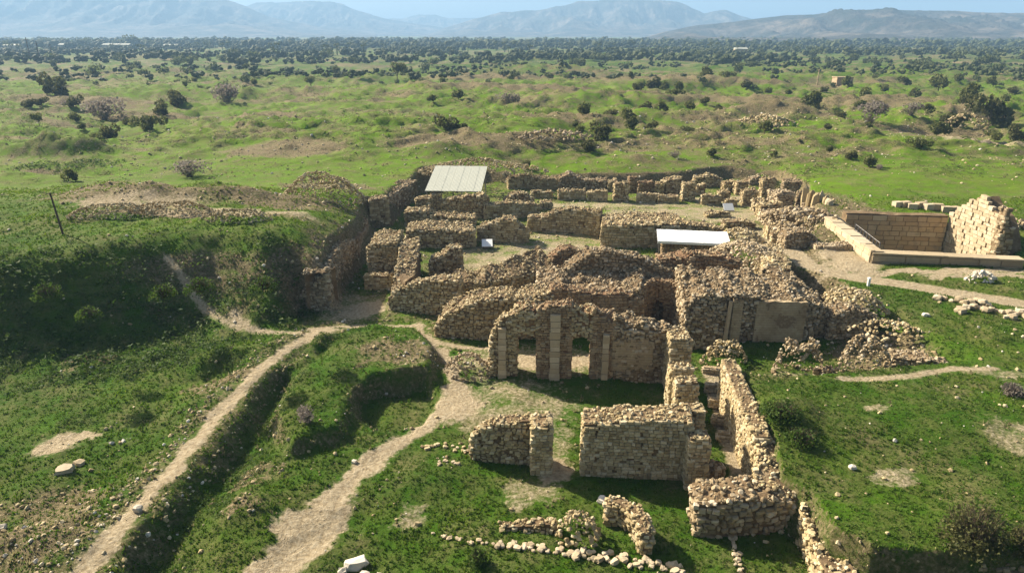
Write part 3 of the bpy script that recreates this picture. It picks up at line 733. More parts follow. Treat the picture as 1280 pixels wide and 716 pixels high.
wall('rubble_block', 'massive dark rubble block closing the near end of the corridor', [(868, 668, 634), (900, 670, 630), (940, 666, 624), (975, 662, 625), (1004, 657, 630)], 2.0, style='rubble', mk='grey_stone', rag=.35, size=.34)
wall('rubble_wall', 'crumbling rubble revetment stepping down the edge of the right field', [(1003, 632, 1.9), (1012, 656, 1.8), (1024, 690, 1.6), (1034, 716, 1.4)], 1.3, mode='top', style='rubble', rag=.4, zback=1.5)
wall('wall_stub', 'small square rubble stub with shaded front at the lower right field edge', [(1049, 702, 686), (1078, 708, 692)], 1.0, z0=.3, style='rubble', rag=.2)
wall('retaining_wall', 'low dark retaining wall under the lower right edge of the grass field', [(1088, 704, 1.75), (1150, 702, 1.8), (1210, 704, 1.85), (1285, 708, 1.9), (1400, 714, 1.9)], .7, mode='top', z0=.4, style='rubble', mk='grey_stone', rag=.2, top=.4)
# rubble stubs and kerb rows in the foreground
heap('rubble_stub', 'tall lump of collapsed masonry, left of the two stubs by the kerb row', 722, 671, 0, 1.25, 1.0, 1.55, mk='stone', size=.28, flat=.2, cat='rubble heap')
wall('curved_wall', 'curved remnant of rubble wall, right of the two stubs by the kerb row', [(757, 655, 628), (772, 657, 626), (786, 668, 636), (797, 684, 655), (799, 694, 672)], .55, style='rubble', rag=.3, size=.26)
wall('low_wall', 'thin line of low footing stones left of the tall masonry lump', [(625, 665, 660), (655, 664, 658), (694, 668, 655)], .5, style='rubble', rag=.12, size=.26)

def stone_row(label, pts, z, size, n, jit, mk='pale_stone', name='kerb_row', rows=1, cat='stone row'):
    w = [P(a, b, z) for a, b in pts]; R, t = resample([(x, y, 0, 0, 0) for x, y in w], .3)
    root = empty(name, (R[:, 0].mean(), R[:, 1].mean(), z)); tag(root, label, cat); b = root.location
    for q in range(rows):
        for s in np.linspace(0, t[-1], n):
            s = s + RNG.uniform(-.3, .3) * t[-1] / n
            x = np.interp(s, t, R[:, 0]) + RNG.normal(0, jit); y = np.interp(s, t, R[:, 1]) + RNG.normal(0, jit) + q * size * .8
            o = bpy.data.objects.new('stone', proto_mesh('B', int(RNG.integers(0, 6)), mk)); COL.objects.link(o); o.parent = root
            sz = size * RNG.uniform(.55, 1.25); o.scale = (sz * RNG.uniform(.9, 1.4), sz * .85, sz * .65); o.rotation_euler = (RNG.uniform(-.25, .25), RNG.uniform(-.25, .25), RNG.uniform(0, 6))
            o.location = (x - b.x, y - b.y, gh1(x, y) + sz * .22 - b.z)
    return root
stone_row('long row of pale kerb stones in the foreground grass', [(622, 686), (660, 691), (700, 696), (745, 700), (790, 706), (850, 716)], 0, .36, 34, .10, rows=2)
stone_row('short row of half buried kerb stones, further left in the grass', [(545, 668), (570, 674), (595, 678), (622, 684)], 0, .26, 14, .12)
stone_row('thin line of pale footing stones running from the dark rubble block to the bottom edge', [(912, 668), (918, 690), (926, 705), (934, 722)], 0, .27, 22, .12)
stone_row('ring of small stones in the grass left of the low front wall', [(528, 560), (548, 556), (570, 560), (590, 566)], 0, .28, 20, .2, mk='stone')
stone_row('stony line with flat slabs left of the low front wall, behind the ring', [(545, 582), (560, 580), (580, 582)], 0, .25, 10, .15)
BLOCKROW = [(1171, 375), (1180, 375), (1189, 378), (1198, 377), (1205, 380), (1213, 380), (1220, 379), (1227, 381), (1235, 383), (1199, 388), (1208, 387), (1216, 386), (1224, 387), (1231, 390), (1238, 388), (1245, 389), (1253, 391), (1262, 393), (1268, 395), (1274, 392), (1258, 398), (1265, 399), (1200, 392), (1282, 397), (1290, 396)]
for k, (a, b) in enumerate(BLOCKROW):
    x, y = P(a, b, 2.4); o = bpy.data.objects.new('stone_block', proto_mesh('B', k % 6, 'pale_stone')); COL.objects.link(o)
    sz = RNG.uniform(.45, .78); o.scale = (sz * 1.1, sz, sz * .8); o.rotation_euler = (RNG.uniform(-.2, .2), RNG.uniform(-.2, .2), RNG.uniform(0, 6)); o.location = (x, y, gh1(x, y) + sz * .25)
    tag(o, 'pale squared block lying in the long row of blocks below the gravel path', 'stone block', 'loose blocks below the gravel path')
BOULDERS = [(445, 702, 1.25, .7, .5, 'large flat slab shading a hollow at the bottom edge near the sandy path'), (455, 715, .6, .45, .4, 'pale boulder just in front of the large flat slab'), (428, 712, .5, .4, .35, 'low boulder left of the large flat slab at the bottom edge'),
            (472, 716, .4, .4, .3, 'small pale boulder right of the large flat slab'), (753, 627, .6, .5, .45, 'round pale boulder behind the curved wall remnant'), (1065, 586, .42, .36, .34, 'white boulder alone in the middle of the right grass field'),
            (443, 579, .36, .3, .3, 'single white stone beside the sandy path'), (177, 657, .5, .42, .4, 'bluish white boulder on the shaded bank right of the ridge path'), (4, 666, .5, .45, .35, 'white boulder at the left edge of the photograph'),
            (1157, 394, .7, .5, .4, 'flat pale slab in the grass left of the loose blocks'), (82, 590, 1.1, .7, .5, 'grey outcrop stone below the bare sandy patch, left field'), (100, 580, .8, .6, .4, 'smaller grey outcrop stone beside the bare sandy patch'), (962, 640, .42, .36, .36, 'white boulder lodged in the face of the dark rubble block')]
for k, (a, b, sx, sy, sz, lab) in enumerate(BOULDERS):
    z = 2.5 if a > 1000 else 0
    x, y = P(a, b, z); zz = gh1(x, y)
    if lab.startswith('white boulder lodged'): x, y = P(a, b, 1.2); zz = 1.1; y -= .05
    o = bpy.data.objects.new('boulder', proto_mesh('B', k % 6, 'white_stone' if 'grey' not in lab else 'grey_stone')); COL.objects.link(o)
    o.scale = (sx, sy, sz); o.rotation_euler = (RNG.uniform(-.15, .15), RNG.uniform(-.15, .15), RNG.uniform(-.5, .5)); o.location = (x, y, zz + sz * .22); tag(o, lab, 'boulder')

# ------------------------------------------------------------------ the facade with three pilasters and two doorways
def facade():
    A, B = np.array(P(612, 471, 0)), np.array(P(836, 478, 0)); L = np.linalg.norm(B - A); d = (B - A) / L
    root = empty('ruined_facade', (*((A + B) / 2), 0)); tag(root, 'tall ruined facade with three pilasters and two open doorways under a rubble arch crown', 'facade')
    def X(px):                       # distance along the facade for a picture column
        u = (px - 640) / FPX
        lo, hi = 0.0, L
        for _ in range(40):
            m = (lo + hi) / 2; q = A + d * m; v = q[0] / (q[1] * cP + (CAM_H - 2.5) * sP)
            if v < u: lo = m
            else: hi = m
        return lo
    Y0 = A[1]
    def pt(px, zb, py): q = A + d * X(px); zt = ZAT(q[1], py) if py > 10 else py; return (q[0], q[1], zt), zb
    TH = 1.5
    def seg(cols, zbs, tops, name='wall_segment', **k):
        pts = [];
        for c, t in zip(cols, tops): pts.append(pt(c, 0, t)[0])
        return wall(name, None, pts, TH, z0=0, mode='w', parent=root, zb=zbs, seed=5 + int(cols[0]), faces='fbe', individual=True, limit=90, minpx=7.5, **k)
    e = 1e-6
    seg([612, 623, 644], [-.5] * 3, [428, 407, 393], rag=.6, top=1.6, style='rubble', mk='stone')
    seg([672, 690, 713], [-.5] * 3, [386, 384, 385], rag=.62, style='courses', mk='brown_stone', core='brown_mortar', top=1.6)
    seg([740, 756, 766], [-.5] * 3, [391, 396, 399], rag=.62, style='courses', mk='brown_stone', core='brown_mortar', top=1.6)
    seg([766, 790, 821, 836], [-.5] * 4, [399, 406, 413, 414], rag=.6, top=1.6, style='rubble', mk='grey_stone')
    for a, b, pk in ((644, 672, 416), (713, 740, 418)):
        cs = np.linspace(a, b, 7); zc = ZAT(Y0, pk)
        zb = [zc - .45 + .45 * math.sqrt(max(0, 1 - ((c - (a + b) / 2) / ((b - a) / 2)) ** 2)) for c in cs]
        tp = np.interp(cs, [612, 644, 672, 713, 740, 766], [420, 392, 386, 385, 391, 399])
        seg(list(cs), zb, list(tp), rag=.62, top=1.6, style='rubble', mk='stone', core='brown_mortar')
    # pilasters, squared blocks one over the other
    nrm = np.array((d[1], -d[0])); rz = math.atan2(d[1], d[0])
    for a, b, tp, lab in ((623, 633, 410, None), (687, 700, 393, 'tall central pilaster of smooth grey blocks'), (752.5, 761, 418, None)):
        x0, x1 = X(a), X(b); q = A + d * (x0 + x1) / 2 + nrm * .12; zt = ZAT(q[1], tp); w = x1 - x0
        pil = empty('pilaster', tuple(np.array((*q, 0)) - np.array(root.location))); pil.parent = root
        if lab: pil['label'] = lab
        z = -.2
        while z < zt:
            h = min(RNG.uniform(.38, .6), zt - z + .05)
            s = Solid(); s.box((0, 0, h / 2), (w * RNG.uniform(.86, 1.04), .5 + RNG.uniform(-.06, .06), h * .93), rz)
            o = link('block', s.mesh('block', M['pale_stone']), pil, (RNG.uniform(-.015, .015), RNG.uniform(-.02, .02), z)); z += h
    # plastered field right of the third pilaster
    x0, x1 = X(765), X(816); q = A + d * (x0 + x1) / 2 + nrm * .06
    def field(x0, x1, za, zb_, nm, mk):
        rows = []; V = []; F = []; nx_, nz_ = 14, 8
        for i in range(nx_ + 1):
            for k in range(nz_ + 1):
                s_ = x0 + (x1 - x0) * i / nx_; zz = za + (zb_ - za) * k / nz_ + (.25 * fbm(np.array(s_ * 1.3), np.array(0.), 3) if k in (0, nz_) else 0)
                o_ = .13 + .03 * fbm(np.array(s_), np.array(zz), 4); c_ = A + d * s_ + nrm * o_; V.append((c_[0], c_[1], float(zz)))
        V = np.array(V); back = V.copy(); back[:, :2] -= nrm * .16; m_ = len(V)
        for i in range(nx_):
            for k in range(nz_):
                a_ = i * (nz_ + 1) + k; F.append((a_, a_ + nz_ + 1, a_ + nz_ + 2, a_ + 1))
        ringi = [i * (nz_ + 1) for i in range(nx_ + 1)] + [nx_ * (nz_ + 1) + k for k in range(1, nz_ + 1)] + [i * (nz_ + 1) + nz_ for i in range(nx_ - 1, -1, -1)] + [k for k in range(nz_ - 1, 0, -1)]
        for a_, b_ in zip(ringi, ringi[1:] + ringi[:1]): F.append((b_, a_, a_ + m_, b_ + m_))
        link(nm, raw_mesh(nm, np.concatenate([V, back]) - np.array(root.location), tri(F), M[mk]), root)
    field(X(765), X(816), 1.1, ZAT(Y0, 419), 'plaster_panel', 'plaster')
facade()

# ------------------------------------------------------------------ behind the facade: the central massif
wall('rubble_wall', 'ragged rubble wall with lit top slope just behind the left doorway of the facade', [(544, 420, 409), (555, 421, 396), (588, 424, 381), (613, 425, 374), (650, 424, 370), (690, 422, 369)], 2.6, style='rubble', rag=.35, zback=[1.6, 2.6, 3.6, 3.9, 3.9, 3.9], individual=True, limit=150)
wall('brown_wall', 'reddish brown plain wall under the rubble terrace, above the facade crown', [(688, 420, 361), (738, 420, 367), (785, 419, 368), (801, 419, 373)], 1.4, style='courses', mk='brown_stone', core='brown_mortar', rag=.2)
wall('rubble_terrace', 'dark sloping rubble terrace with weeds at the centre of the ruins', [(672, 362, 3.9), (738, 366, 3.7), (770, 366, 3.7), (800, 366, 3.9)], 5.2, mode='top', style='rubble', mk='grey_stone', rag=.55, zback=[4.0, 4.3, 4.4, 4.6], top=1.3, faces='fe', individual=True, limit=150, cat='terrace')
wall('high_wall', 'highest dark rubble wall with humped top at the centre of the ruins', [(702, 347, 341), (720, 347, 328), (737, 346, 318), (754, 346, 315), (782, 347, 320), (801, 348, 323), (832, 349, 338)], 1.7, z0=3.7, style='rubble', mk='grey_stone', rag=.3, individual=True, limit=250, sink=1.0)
wall('rubble_wall', 'short brown wall with rubble cap below the white roofed shelter', [(824, 338, 325), (843, 338, 322), (863, 339, 318), (903, 341, 321), (926, 342, 329)], 1.6, z0=4.1, style='rubble', mk='brown_stone', core='brown_mortar', rag=.3, individual=False, sink=3)
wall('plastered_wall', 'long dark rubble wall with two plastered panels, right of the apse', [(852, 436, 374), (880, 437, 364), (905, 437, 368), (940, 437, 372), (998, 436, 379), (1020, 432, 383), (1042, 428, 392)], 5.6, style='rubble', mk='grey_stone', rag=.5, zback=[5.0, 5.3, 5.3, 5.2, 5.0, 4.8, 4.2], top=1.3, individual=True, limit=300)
PW = WALLS[-1]
def panel_on(x0, x1, y0, y1, parent, nm, label=None, mk='plaster', proud=.22):
    a, b = np.array(P(x0, 437, 0)), np.array(P(x1, 437, 0)); d = (b - a) / np.linalg.norm(b - a); n_ = np.array((d[1], -d[0])); Yc = a[1]
    zb, zt = max(ZAT(Yc, y1), .05), ZAT(Yc, y0); V = []; F = []; nx_, nz_ = 12, 12
    for i in range(nx_ + 1):
        for k in range(nz_ + 1):
            c = a + (b - a) * i / nx_; z = zb + (zt - zb) * k / nz_ + (.22 * float(fbm(np.array(i * .6), np.array(k * .1), 31)) if k in (0, nz_) else 0)
            o_ = proud + .05 * float(fbm(np.array(c[0]), np.array(z), 9)); V.append((c[0] + n_[0] * o_, c[1] + n_[1] * o_, z))
    V = np.array(V); bk = V.copy(); bk[:, :2] -= n_ * .4; m_ = len(V)
    for i in range(nx_):
        for k in range(nz_):
            q = i * (nz_ + 1) + k; F.append((q, q + nz_ + 1, q + nz_ + 2, q + 1))
    ring = [i * (nz_ + 1) for i in range(nx_ + 1)] + [nx_ * (nz_ + 1) + k for k in range(1, nz_ + 1)] + [i * (nz_ + 1) + nz_ for i in range(nx_ - 1, -1, -1)] + [k for k in range(nz_ - 1, 0, -1)]
    for p_, q_ in zip(ring, ring[1:] + ring[:1]): F.append((q_, p_, p_ + m_, q_ + m_))
    o = link(nm, raw_mesh(nm, np.concatenate([V, bk]) - np.array(parent.location), tri(F), M[mk]), parent)
    if label: o['label'] = label
panel_on(909, 921, 373, 431, PW, 'plaster_panel', 'narrow plastered strip beside the stone jamb')
panel_on(938, 999, 376, 432, PW, 'plaster_panel', 'wide square plastered panel')
s = Solid(); jx, jy = P(902, 437, 0); s.bar((0, 0, -.3), (.22, .12, 4.5), .2, .17, 5)
tag(link('stone_jamb', s.mesh('stone_jamb', M['pale_stone']), None, (jx, jy - .42, 0)), 'slim pale leaning stone jamb standing against the long dark rubble wall', 'post')
ax_, ay_ = P(828, 418, 0)
wall('rubble_terrace', 'rubble filled ledge over the reddish apse, joining the high wall and the long dark wall', [(ax_ - 2.3, ay_ + 3.5, 4.0), (ax_ + 2.4, ay_ + 3.5, 4.1)], 2.6, mode='w', style='rubble', mk='grey_stone', rag=.5, zback=[4.5, 4.7], top=1.3, faces='f', individual=False, cat='terrace')
# apse with a low arched opening
def apse():
    cx, cy = P(828, 418, 0); cy += 1.0; r = 1.62; root = empty('brick_apse', (cx, cy, 0)); tag(root, 'reddish curved apse with a low arched opening, left of the long plastered wall', 'apse')
    for a0, a1 in ((180, 112), (68, 0)):
        pts = [(cx + r * math.cos(math.radians(a)), cy + r * math.sin(math.radians(a)), 4.15) for a in np.linspace(a0, a1, 5)]
        wall('wall_segment', None, pts, .6, mode='w', parent=root, style='brick', mk='brown_stone', core='brown_mortar', rag=.1, individual=False, faces='fe', size=.34, zb=[-.3] * 5)
    aa = np.linspace(112, 68, 5); pts = [(cx + r * math.cos(math.radians(a)), cy + r * math.sin(math.radians(a)), 4.15) for a in aa]
    wall('arch_lintel', None, pts, .6, mode='w', parent=root, style='brick', mk='brown_stone', core='brown_mortar', rag=.1, individual=False, faces='fe', size=.34, zb=[1.5, 2.0, 2.15, 2.0, 1.5])
apse()
# left group
wall('rubble_wall', 'curved topped rubble wall, leftmost of the central ruins, above a grassy strip', [(486, 387, 374), (496, 388, 363), (519, 391, 354), (540, 394, 351), (574, 396, 351)], 1.6, style='rubble', rag=.2, mk='stone')
wall('ruined_pier', 'jagged lit pier with steep right edge beside the bare inner courtyard', [(538, 353, 324), (556, 353, 320), (566, 352, 311), (579, 351, 311)], 1.6, style='rubble', rag=.35, cat='pier')
wall('rubble_wall', 'lit rubble arm sloping down towards the viewer, beside the niche block', [(502, 297, 4.2), (499, 318, 3.8), (494, 343, 3.0), (489, 364, 1.4)], 1.9, mode='top', style='rubble', rag=.3)
wall('niche_wall', 'tall thick wall block with a shaded front niche, by the long left trench', [(462, 352, 306), (480, 352, 303), (498, 352, 303)], 5.0, style='rubble', rag=.35, mk='stone')
wall('low_bench', 'low plain block at the foot of the shaded niche wall', [(457, 362, 345), (490, 362, 345)], 1.1, style='courses', rag=.06, cat='block')
wall('rubble_wall', 'lit ramp of rubble climbing to the right below the bare inner courtyard', [(570, 380, 357), (612, 378, 352), (640, 373, 347), (668, 366, 338), (690, 360, 328)], 2.6, style='rubble', rag=.4, zback=[2.6, 2.8, 3.0, 3.4, 3.9])
wall('ruined_pier', 'reddish stump with dark cap at the top of the rubble ramp', [(688, 352, 326), (700, 351, 314), (714, 350, 309), (728, 350, 318)], 1.5, style='rubble', mk='brown_stone', core='brown_mortar', rag=.25, cat='pier')
# left bank of the excavation
wall('bank_revetment', 'stony bank with dark face, left end of the long trench', [(366, 385, 379), (388, 388, 357), (414, 389, 339), (420, 370, 323), (431, 351, 305), (447, 331, 300)], 2.2, style='rubble', mk='grey_stone', rag=.35, zback=3.9, cat='bank')
wall('trench_wall', 'brown wall face along the far end of the long left trench', [(449, 330, 299), (458, 314, 285), (461, 300, 272)], 1.6, style='courses', mk='brown_stone', core='brown_mortar', rag=.3)
wall('trench_wall', 'brown buttressed wall crossing the top of the long left trench', [(464, 284, 250), (487, 282, 247)], 2.2, style='courses', mk='stone', rag=.2)
wall('trench_wall', 'dark wall below the grassy bank, left of the grey roofed shelter', [(487, 274, 247), (500, 263, 238), (522, 250, 225)], 2.5, style='rubble', mk='grey_stone', rag=.3)

# ------------------------------------------------------------------ palace rooms beyond
PAL = [
 ('wall', 'thick walled block with lit rubble top, left of the inner courtyard', [(508, 310, 290), (536, 310, 287), (573, 310, 289), (594, 309, 289)], 4.4, {}),
 ('niche_wall', 'wall with rounded top and shallow niche above the white slab sign', [(597, 301, 285), (612, 302, 280), (628, 304, 275), (644, 304, 276), (649, 304, 284), (661, 303, 286)], 2.2, {'style': 'courses'}),
 ('wall', 'long wall with a recess along the back of the inner courtyard', [(660, 289, 272), (676, 290, 271), (696, 291, 263), (712, 292, 262), (730, 294, 263), (748, 296, 265)], 1.5, {'style': 'courses'}),
 ('broad_wall', 'very broad flat topped rubble wall left of the white roofed shelter', [(751, 308, 282), (791, 310, 280), (823, 310, 281), (858, 309, 279)], 5.6, {'style': 'courses'}),
 ('wall', 'short broken wall right behind the white roofed shelter', [(858, 298, 284), (880, 296, 283), (905, 297, 288)], 2.5, {}),
 ('wall', 'rubble wall with red patch in front of the grey roofed shelter', [(552, 269, 250), (580, 272, 246), (604, 273, 244), (612, 272, 247)], 1.6, {}),
 ('wall', 'plain brown wall right of the rubble wall under the grey shelter', [(607, 275, 257), (640, 273, 253), (674, 270, 256)], 1.5, {'style': 'courses', 'mk': 'stone'}),
 ('rubble_wall', 'ragged rubble lump standing behind the plain brown wall', [(630, 262, 249), (644, 262, 242), (658, 262, 243), (667, 262, 250)], 1.8, {}),
 ('pier', 'narrow pier touching the front of the grey roofed shelter', [(540, 268, 242), (551, 268, 240)], 1.6, {}),
 ('pier', 'square pier left of the narrow one by the grey shelter', [(520, 268, 250), (538, 268, 247)], 2.0, {}),
 ('wall', 'stepped square block between the trench and the grey shelter', [(507, 283, 266), (536, 283, 265)], 2.6, {}),
 ('wall', 'low rubble wall in front of the grey roofed shelter', [(539, 284, 269), (560, 284, 271), (594, 284, 273)], 2.4, {}),
 ('wall', 'low grey wall at the left end of the far court', [(664, 248, 240), (690, 248, 240)], 1.2, {'style': 'courses'}),
 ('wall', 'longest low grey wall along the far court', [(698, 250, 238), (732, 250, 239)], 1.2, {'style': 'courses'}),
 ('wall', 'low grey wall left of the dark gap in the far court', [(734, 251, 240), (758, 252, 239)], 1.2, {'style': 'courses'}),
 ('pier', 'upright pier between two dark gaps of the far court', [(768, 252, 230), (785, 252, 229)], 1.3, {}),
 ('wall', 'low wall with red rubble behind it in the far court', [(797, 253, 243), (821, 253, 243)], 1.2, {'style': 'courses'}),
 ('wall', 'low grey block at the right end of the far court walls', [(823, 254, 245), (848, 254, 245)], 1.2, {'style': 'courses'}),
 ('wall', 'brown wall behind the far court with rising top', [(636, 237, 223), (655, 236, 218), (672, 237, 223), (698, 237, 223)], 1.4, {'style': 'courses', 'mk': 'stone'}),
 ('rubble_wall', 'rubble heap wall behind the longest low grey wall', [(699, 238, 223), (712, 238, 217), (730, 238, 226), (757, 239, 226)], 2.2, {'mk': 'grey_stone'}),
 ('pier', 'brown pier behind the upright one in the far court', [(786, 241, 222), (796, 241, 222)], 1.4, {'mk': 'brown_stone'}),
 ('wall', 'red brown broken wall at the back of the far court', [(798, 243, 228), (816, 243, 227)], 1.4, {'mk': 'brown_stone', 'core': 'brown_mortar'}),
 ('wall', 'dark rubble wall behind the low grey block', [(831, 243, 226), (851, 242, 222)], 1.6, {}),
 ('pier', 'lit pier with stepped foot near the small white board', [(853, 252, 230), (868, 252, 230)], 1.6, {}),
 ('wall', 'low pale parapet right of the lit stepped pier', [(877, 256, 245), (901, 256, 246)], 1.4, {'style': 'courses'}),
 ('pier', 'small square block on the pale parapet end', [(899, 251, 240), (912, 251, 240)], 1.6, {}),
 ('pier', 'low pale block right behind the small white board', [(907, 258, 250), (920, 258, 250)], 1.2, {}),
 ('wall', 'long dark wall on the far edge of the excavation', [(852, 222, 214), (880, 222, 215), (905, 222, 216)], 1.2, {'mk': 'grey_stone'}),
 ('rubble_wall', 'broken rubble wall below the far edge wall', [(868, 234, 222), (885, 234, 219), (902, 234, 224)], 1.8, {}),
 ('pier', 'leftmost lit pier of the far right cluster', [(920, 244, 229), (934, 244, 226)], 1.6, {}),
 ('pier', 'dark fronted pier in front of the leftmost lit pier', [(928, 257, 240), (945, 257, 238)], 1.6, {}),
 ('pier', 'tall pale pier at the back of the far right cluster', [(951, 251, 225), (966, 251, 223)], 1.5, {}),
 ('wall', 'large pale square block in the far right cluster', [(970, 263, 242), (991, 261, 240)], 2.4, {'mk': 'pale_stone'}),
 ('pier', 'small block with lit left side at the court corner', [(942, 265, 252), (956, 265, 250)], 1.4, {}),
 ('wall', 'rubble block stepping down beside the court corner', [(949, 273, 258), (976, 273, 255)], 2.0, {}),
 ('wall', 'low pale wall with flat top right of the far court', [(955, 281, 267), (993, 281, 269)], 2.6, {'mk': 'pale_stone'}),
 ('wall', 'square brown fronted block with a lit left edge, behind the white shelter end', [(959, 299, 282), (994, 299, 282)], 1.6, {'style': 'courses', 'mk': 'stone'}),
 ('pier', 'small upright block before the square brown block', [(964, 311, 291), (978, 311, 291)], 1.2, {}),
 ('wall', 'brown fronted stone block with lit rubble left of it, above the long dark wall', [(965, 339, 326), (987, 339, 327)], 1.8, {'z0': 3.6, 'style': 'courses', 'mk': 'stone'}),
 ('rubble_wall', 'lit rubble wall climbing back from the brown fronted block', [(948, 305, 3.4), (952, 318, 3.9), (957, 334, 4.6)], 2.2, {'mode': 'top'}),
 ('rubble_wall', 'dark jumbled wall along the right side of the excavation', [(978, 242, 226), (1000, 243, 228), (1012, 246, 234)], 2.2, {'mk': 'grey_stone'}),
 ('pier', 'small stub between the rubble heap wall and the upright pier', [(760, 240, 229), (771, 240, 226)], 1.4, {}),
 ('pier', 'low stub between the red brown broken wall and the dark rubble wall', [(818, 244, 231), (829, 244, 229)], 1.4, {}),
 ('pier', 'low stub behind the lit stepped pier', [(870, 244, 233), (881, 244, 231)], 1.4, {}),
 ('pier', 'far stub left of the leftmost lit pier', [(904, 240, 229), (917, 240, 227)], 1.4, {}),
 ('pier', 'back stub left of the tall pale pier', [(936, 237, 224), (949, 237, 222)], 1.4, {'mk': 'pale_stone'}),
 ('pier', 'dark stub right of the large pale square block', [(995, 259, 241), (1009, 260, 243)], 1.8, {'mk': 'grey_stone'}),
 ('pier', 'dark stub in the jumble below the upright slabs', [(1001, 276, 258), (1016, 277, 260)], 1.8, {'mk': 'grey_stone'}),
 ('pier', 'dark stub beside the left side wall of the sunken court', [(1014, 290, 272), (1030, 291, 276)], 1.8, {'mk': 'grey_stone'}),
 ('wall', 'low broken footing across the court floor near the small white board', [(884, 272, 267), (898, 271, 265), (912, 272, 268)], 1.0, {}),
 ('wall', 'low rubble footing in front of the small block at the court corner', [(905, 286, 279), (925, 286, 276), (944, 287, 280)], 1.6, {}),
 ('wall', 'short cross wall between the plain brown wall and the inner courtyard', [(676, 262, 252), (690, 262, 253)], 1.4, {}),
 ('wall', 'rounded mound of dark coursed masonry beside the grass strip', [(980, 311, 297), (988, 311, 292), (1008, 311, 291), (1020, 311, 299)], 2.2, {'mk': 'grey_stone', 'z0': 2.1}),
 ('wall', 'long low slab next to the rounded masonry by the sunken court', [(1020, 316, 308), (1063, 316, 307)], 1.4, {'z0': 2.2, 'style': 'courses', 'mk': 'pale_stone'}),
]
for nm, lab, pts, th, kw in PAL:
    kw = dict(kw); kw.setdefault('style', 'rubble'); kw.setdefault('rag', .22); kw.setdefault('faces', 'fe')
    nm2 = {'wall': 'palace_wall', 'pier': 'palace_pier'}.get(nm, nm)
    wall(nm2, lab, pts, th, individual=False, cat='pier' if nm == 'pier' else 'wall', **kw)
for k, (a, b, t) in enumerate([(1010, 268, 246), (1016, 270, 250), (1022, 268, 247), (1028, 272, 252), (1034, 274, 256), (1004, 262, 240)]):
    x, y = P(a, b, 1.0); zt = ZAT(y, t); o = bpy.data.objects.new('upright_slab', proto_mesh('B', k % 6, 'stone')); COL.objects.link(o)
    o.scale = (1.1, .8, zt + .6); o.rotation_euler = (RNG.uniform(-.12, .12), RNG.uniform(-.12, .12), RNG.uniform(-.5, .5)); o.location = (x, y, .8 + zt / 2); tag(o, 'upright stone slab in the row along the right side of the excavation', 'slab', 'upright slabs right of the far court')

# ------------------------------------------------------------------ heaps
heap('rubble_heap', 'overgrown stone heap standing on the grass left of the facade', 585, 466, 0, 1.9, 1.5, 1.5, mk='grey_stone', core='green_core', green=True, dens=.8)
heap('rubble_heap', 'grassy rounded stone heap at the corridor head, below the leaning jamb', 906, 454, .3, 1.8, 1.0, 1.9, mk='stone', core='green_core', green=True, flat=.3)
heap('rubble_heap', 'grey stone heap in the middle of the three below the plastered panels', 997, 467, .8, 1.9, 1.1, 2.5, mk='grey_stone', flat=.5)
heap('rubble_heap', 'tall rounded stone heap above the thin curving path', 1076, 472, .9, 2.3, 1.3, 2.8, mk='grey_stone', flat=.45)
wall('stone_bank', 'low straight stone bank right of the tall rounded heap', [(1112, 467, 449), (1135, 470, 450), (1160, 473, 452), (1192, 474, 463)], 1.8, z0=1.0, style='rubble', mk='grey_stone', rag=.25, cat='bank', individual=True, limit=120)
wall('rubble_wall', 'thin line of rubble joining the two grey heaps', [(1018, 468, 462), (1040, 472, 464)], .9, z0=.9, style='rubble', mk='grey_stone', rag=.2, individual=False)
heap('rubble_heap', 'pale rubble mound with grass in its hollow, right end of the dark wall', 1060, 385, 2.4, 3.2, 2.6, 1.7, mk='stone', core='soil', rot=.3)
heap('rubble_heap', 'scree of small pale stones spilling into the grass right of the mound', 1105, 412, 2.2, 3.2, 2.2, .5, mk='stone', core='soil', dens=.45, green=True)
wall('rubble_wall', 'dark shaded rubble wall at the right end of the ruins below the pale mound', [(1035, 425, 392), (1055, 424, 388), (1085, 421, 393), (1098, 417, 402)], 2.2, z0=.8, style='rubble', mk='grey_stone', rag=.35, individual=False)
heap('rubble_heap', 'jumble of dark rubble right of the far court', 1005, 283, 1.5, 5.0, 6.5, 2.2, mk='grey_stone', core='mortar', size=.6)
heap('rubble_heap', 'lit rubble spread between the shelter and the brown fronted block', 930, 322, 3.0, 3.6, 4.0, 1.4, mk='pale_stone', core='soil')
heap('rubble_heap', 'low rubble ring with a grassy middle right of the white shelter', 925, 300, .4, 3.0, 2.6, 1.3, mk='stone', core='soil')
heap('spoil_heap', 'half shaded spoil heap of earth and stones, left of the excavation', 404, 249, 4.0, 5.2, 4.2, 3.2, mk='stone', core='soil', size=.3, dens=.7, cat='spoil heap')
heap('spoil_heap', 'low tan spoil heap on the far edge behind the grey roofed shelter', 600, 215, 3.0, 11, 4.0, 2.0, mk='stone', core='soil', size=.36, dens=.5, cat='spoil heap')
heap('spoil_heap', 'tan clod heap with a dark hollow on the left plateau', 215, 268, 5.6, 6.0, 2.6, 1.5, mk='stone', core='soil', size=.26, dens=.55, cat='spoil heap')
heap('spoil_heap', 'smaller tan clod heap lower down on the left plateau', 298, 274, 5.2, 4.0, 1.6, 1.1, mk='stone', core='soil', size=.26, dens=.55, cat='spoil heap')
heap('spoil_heap', 'tan clod heap at the left end of the plateau spoil', 140, 268, 5.8, 4.5, 2.4, 1.3, mk='stone', core='soil', size=.26, dens=.55, cat='spoil heap')
heap('rubble_heap', 'stony tan hummock with dark side in the right middle distance', 955, 158, 3.4, 9, 5, 2.6, mk='stone', core='soil', size=.8, dens=.7)
heap('spoil_heap', 'tan mound with dark green right side near the right edge', 1205, 158, 3.2, 6, 4, 2.8, mk='stone', core='soil', size=.6, dens=.3, cat='spoil heap')
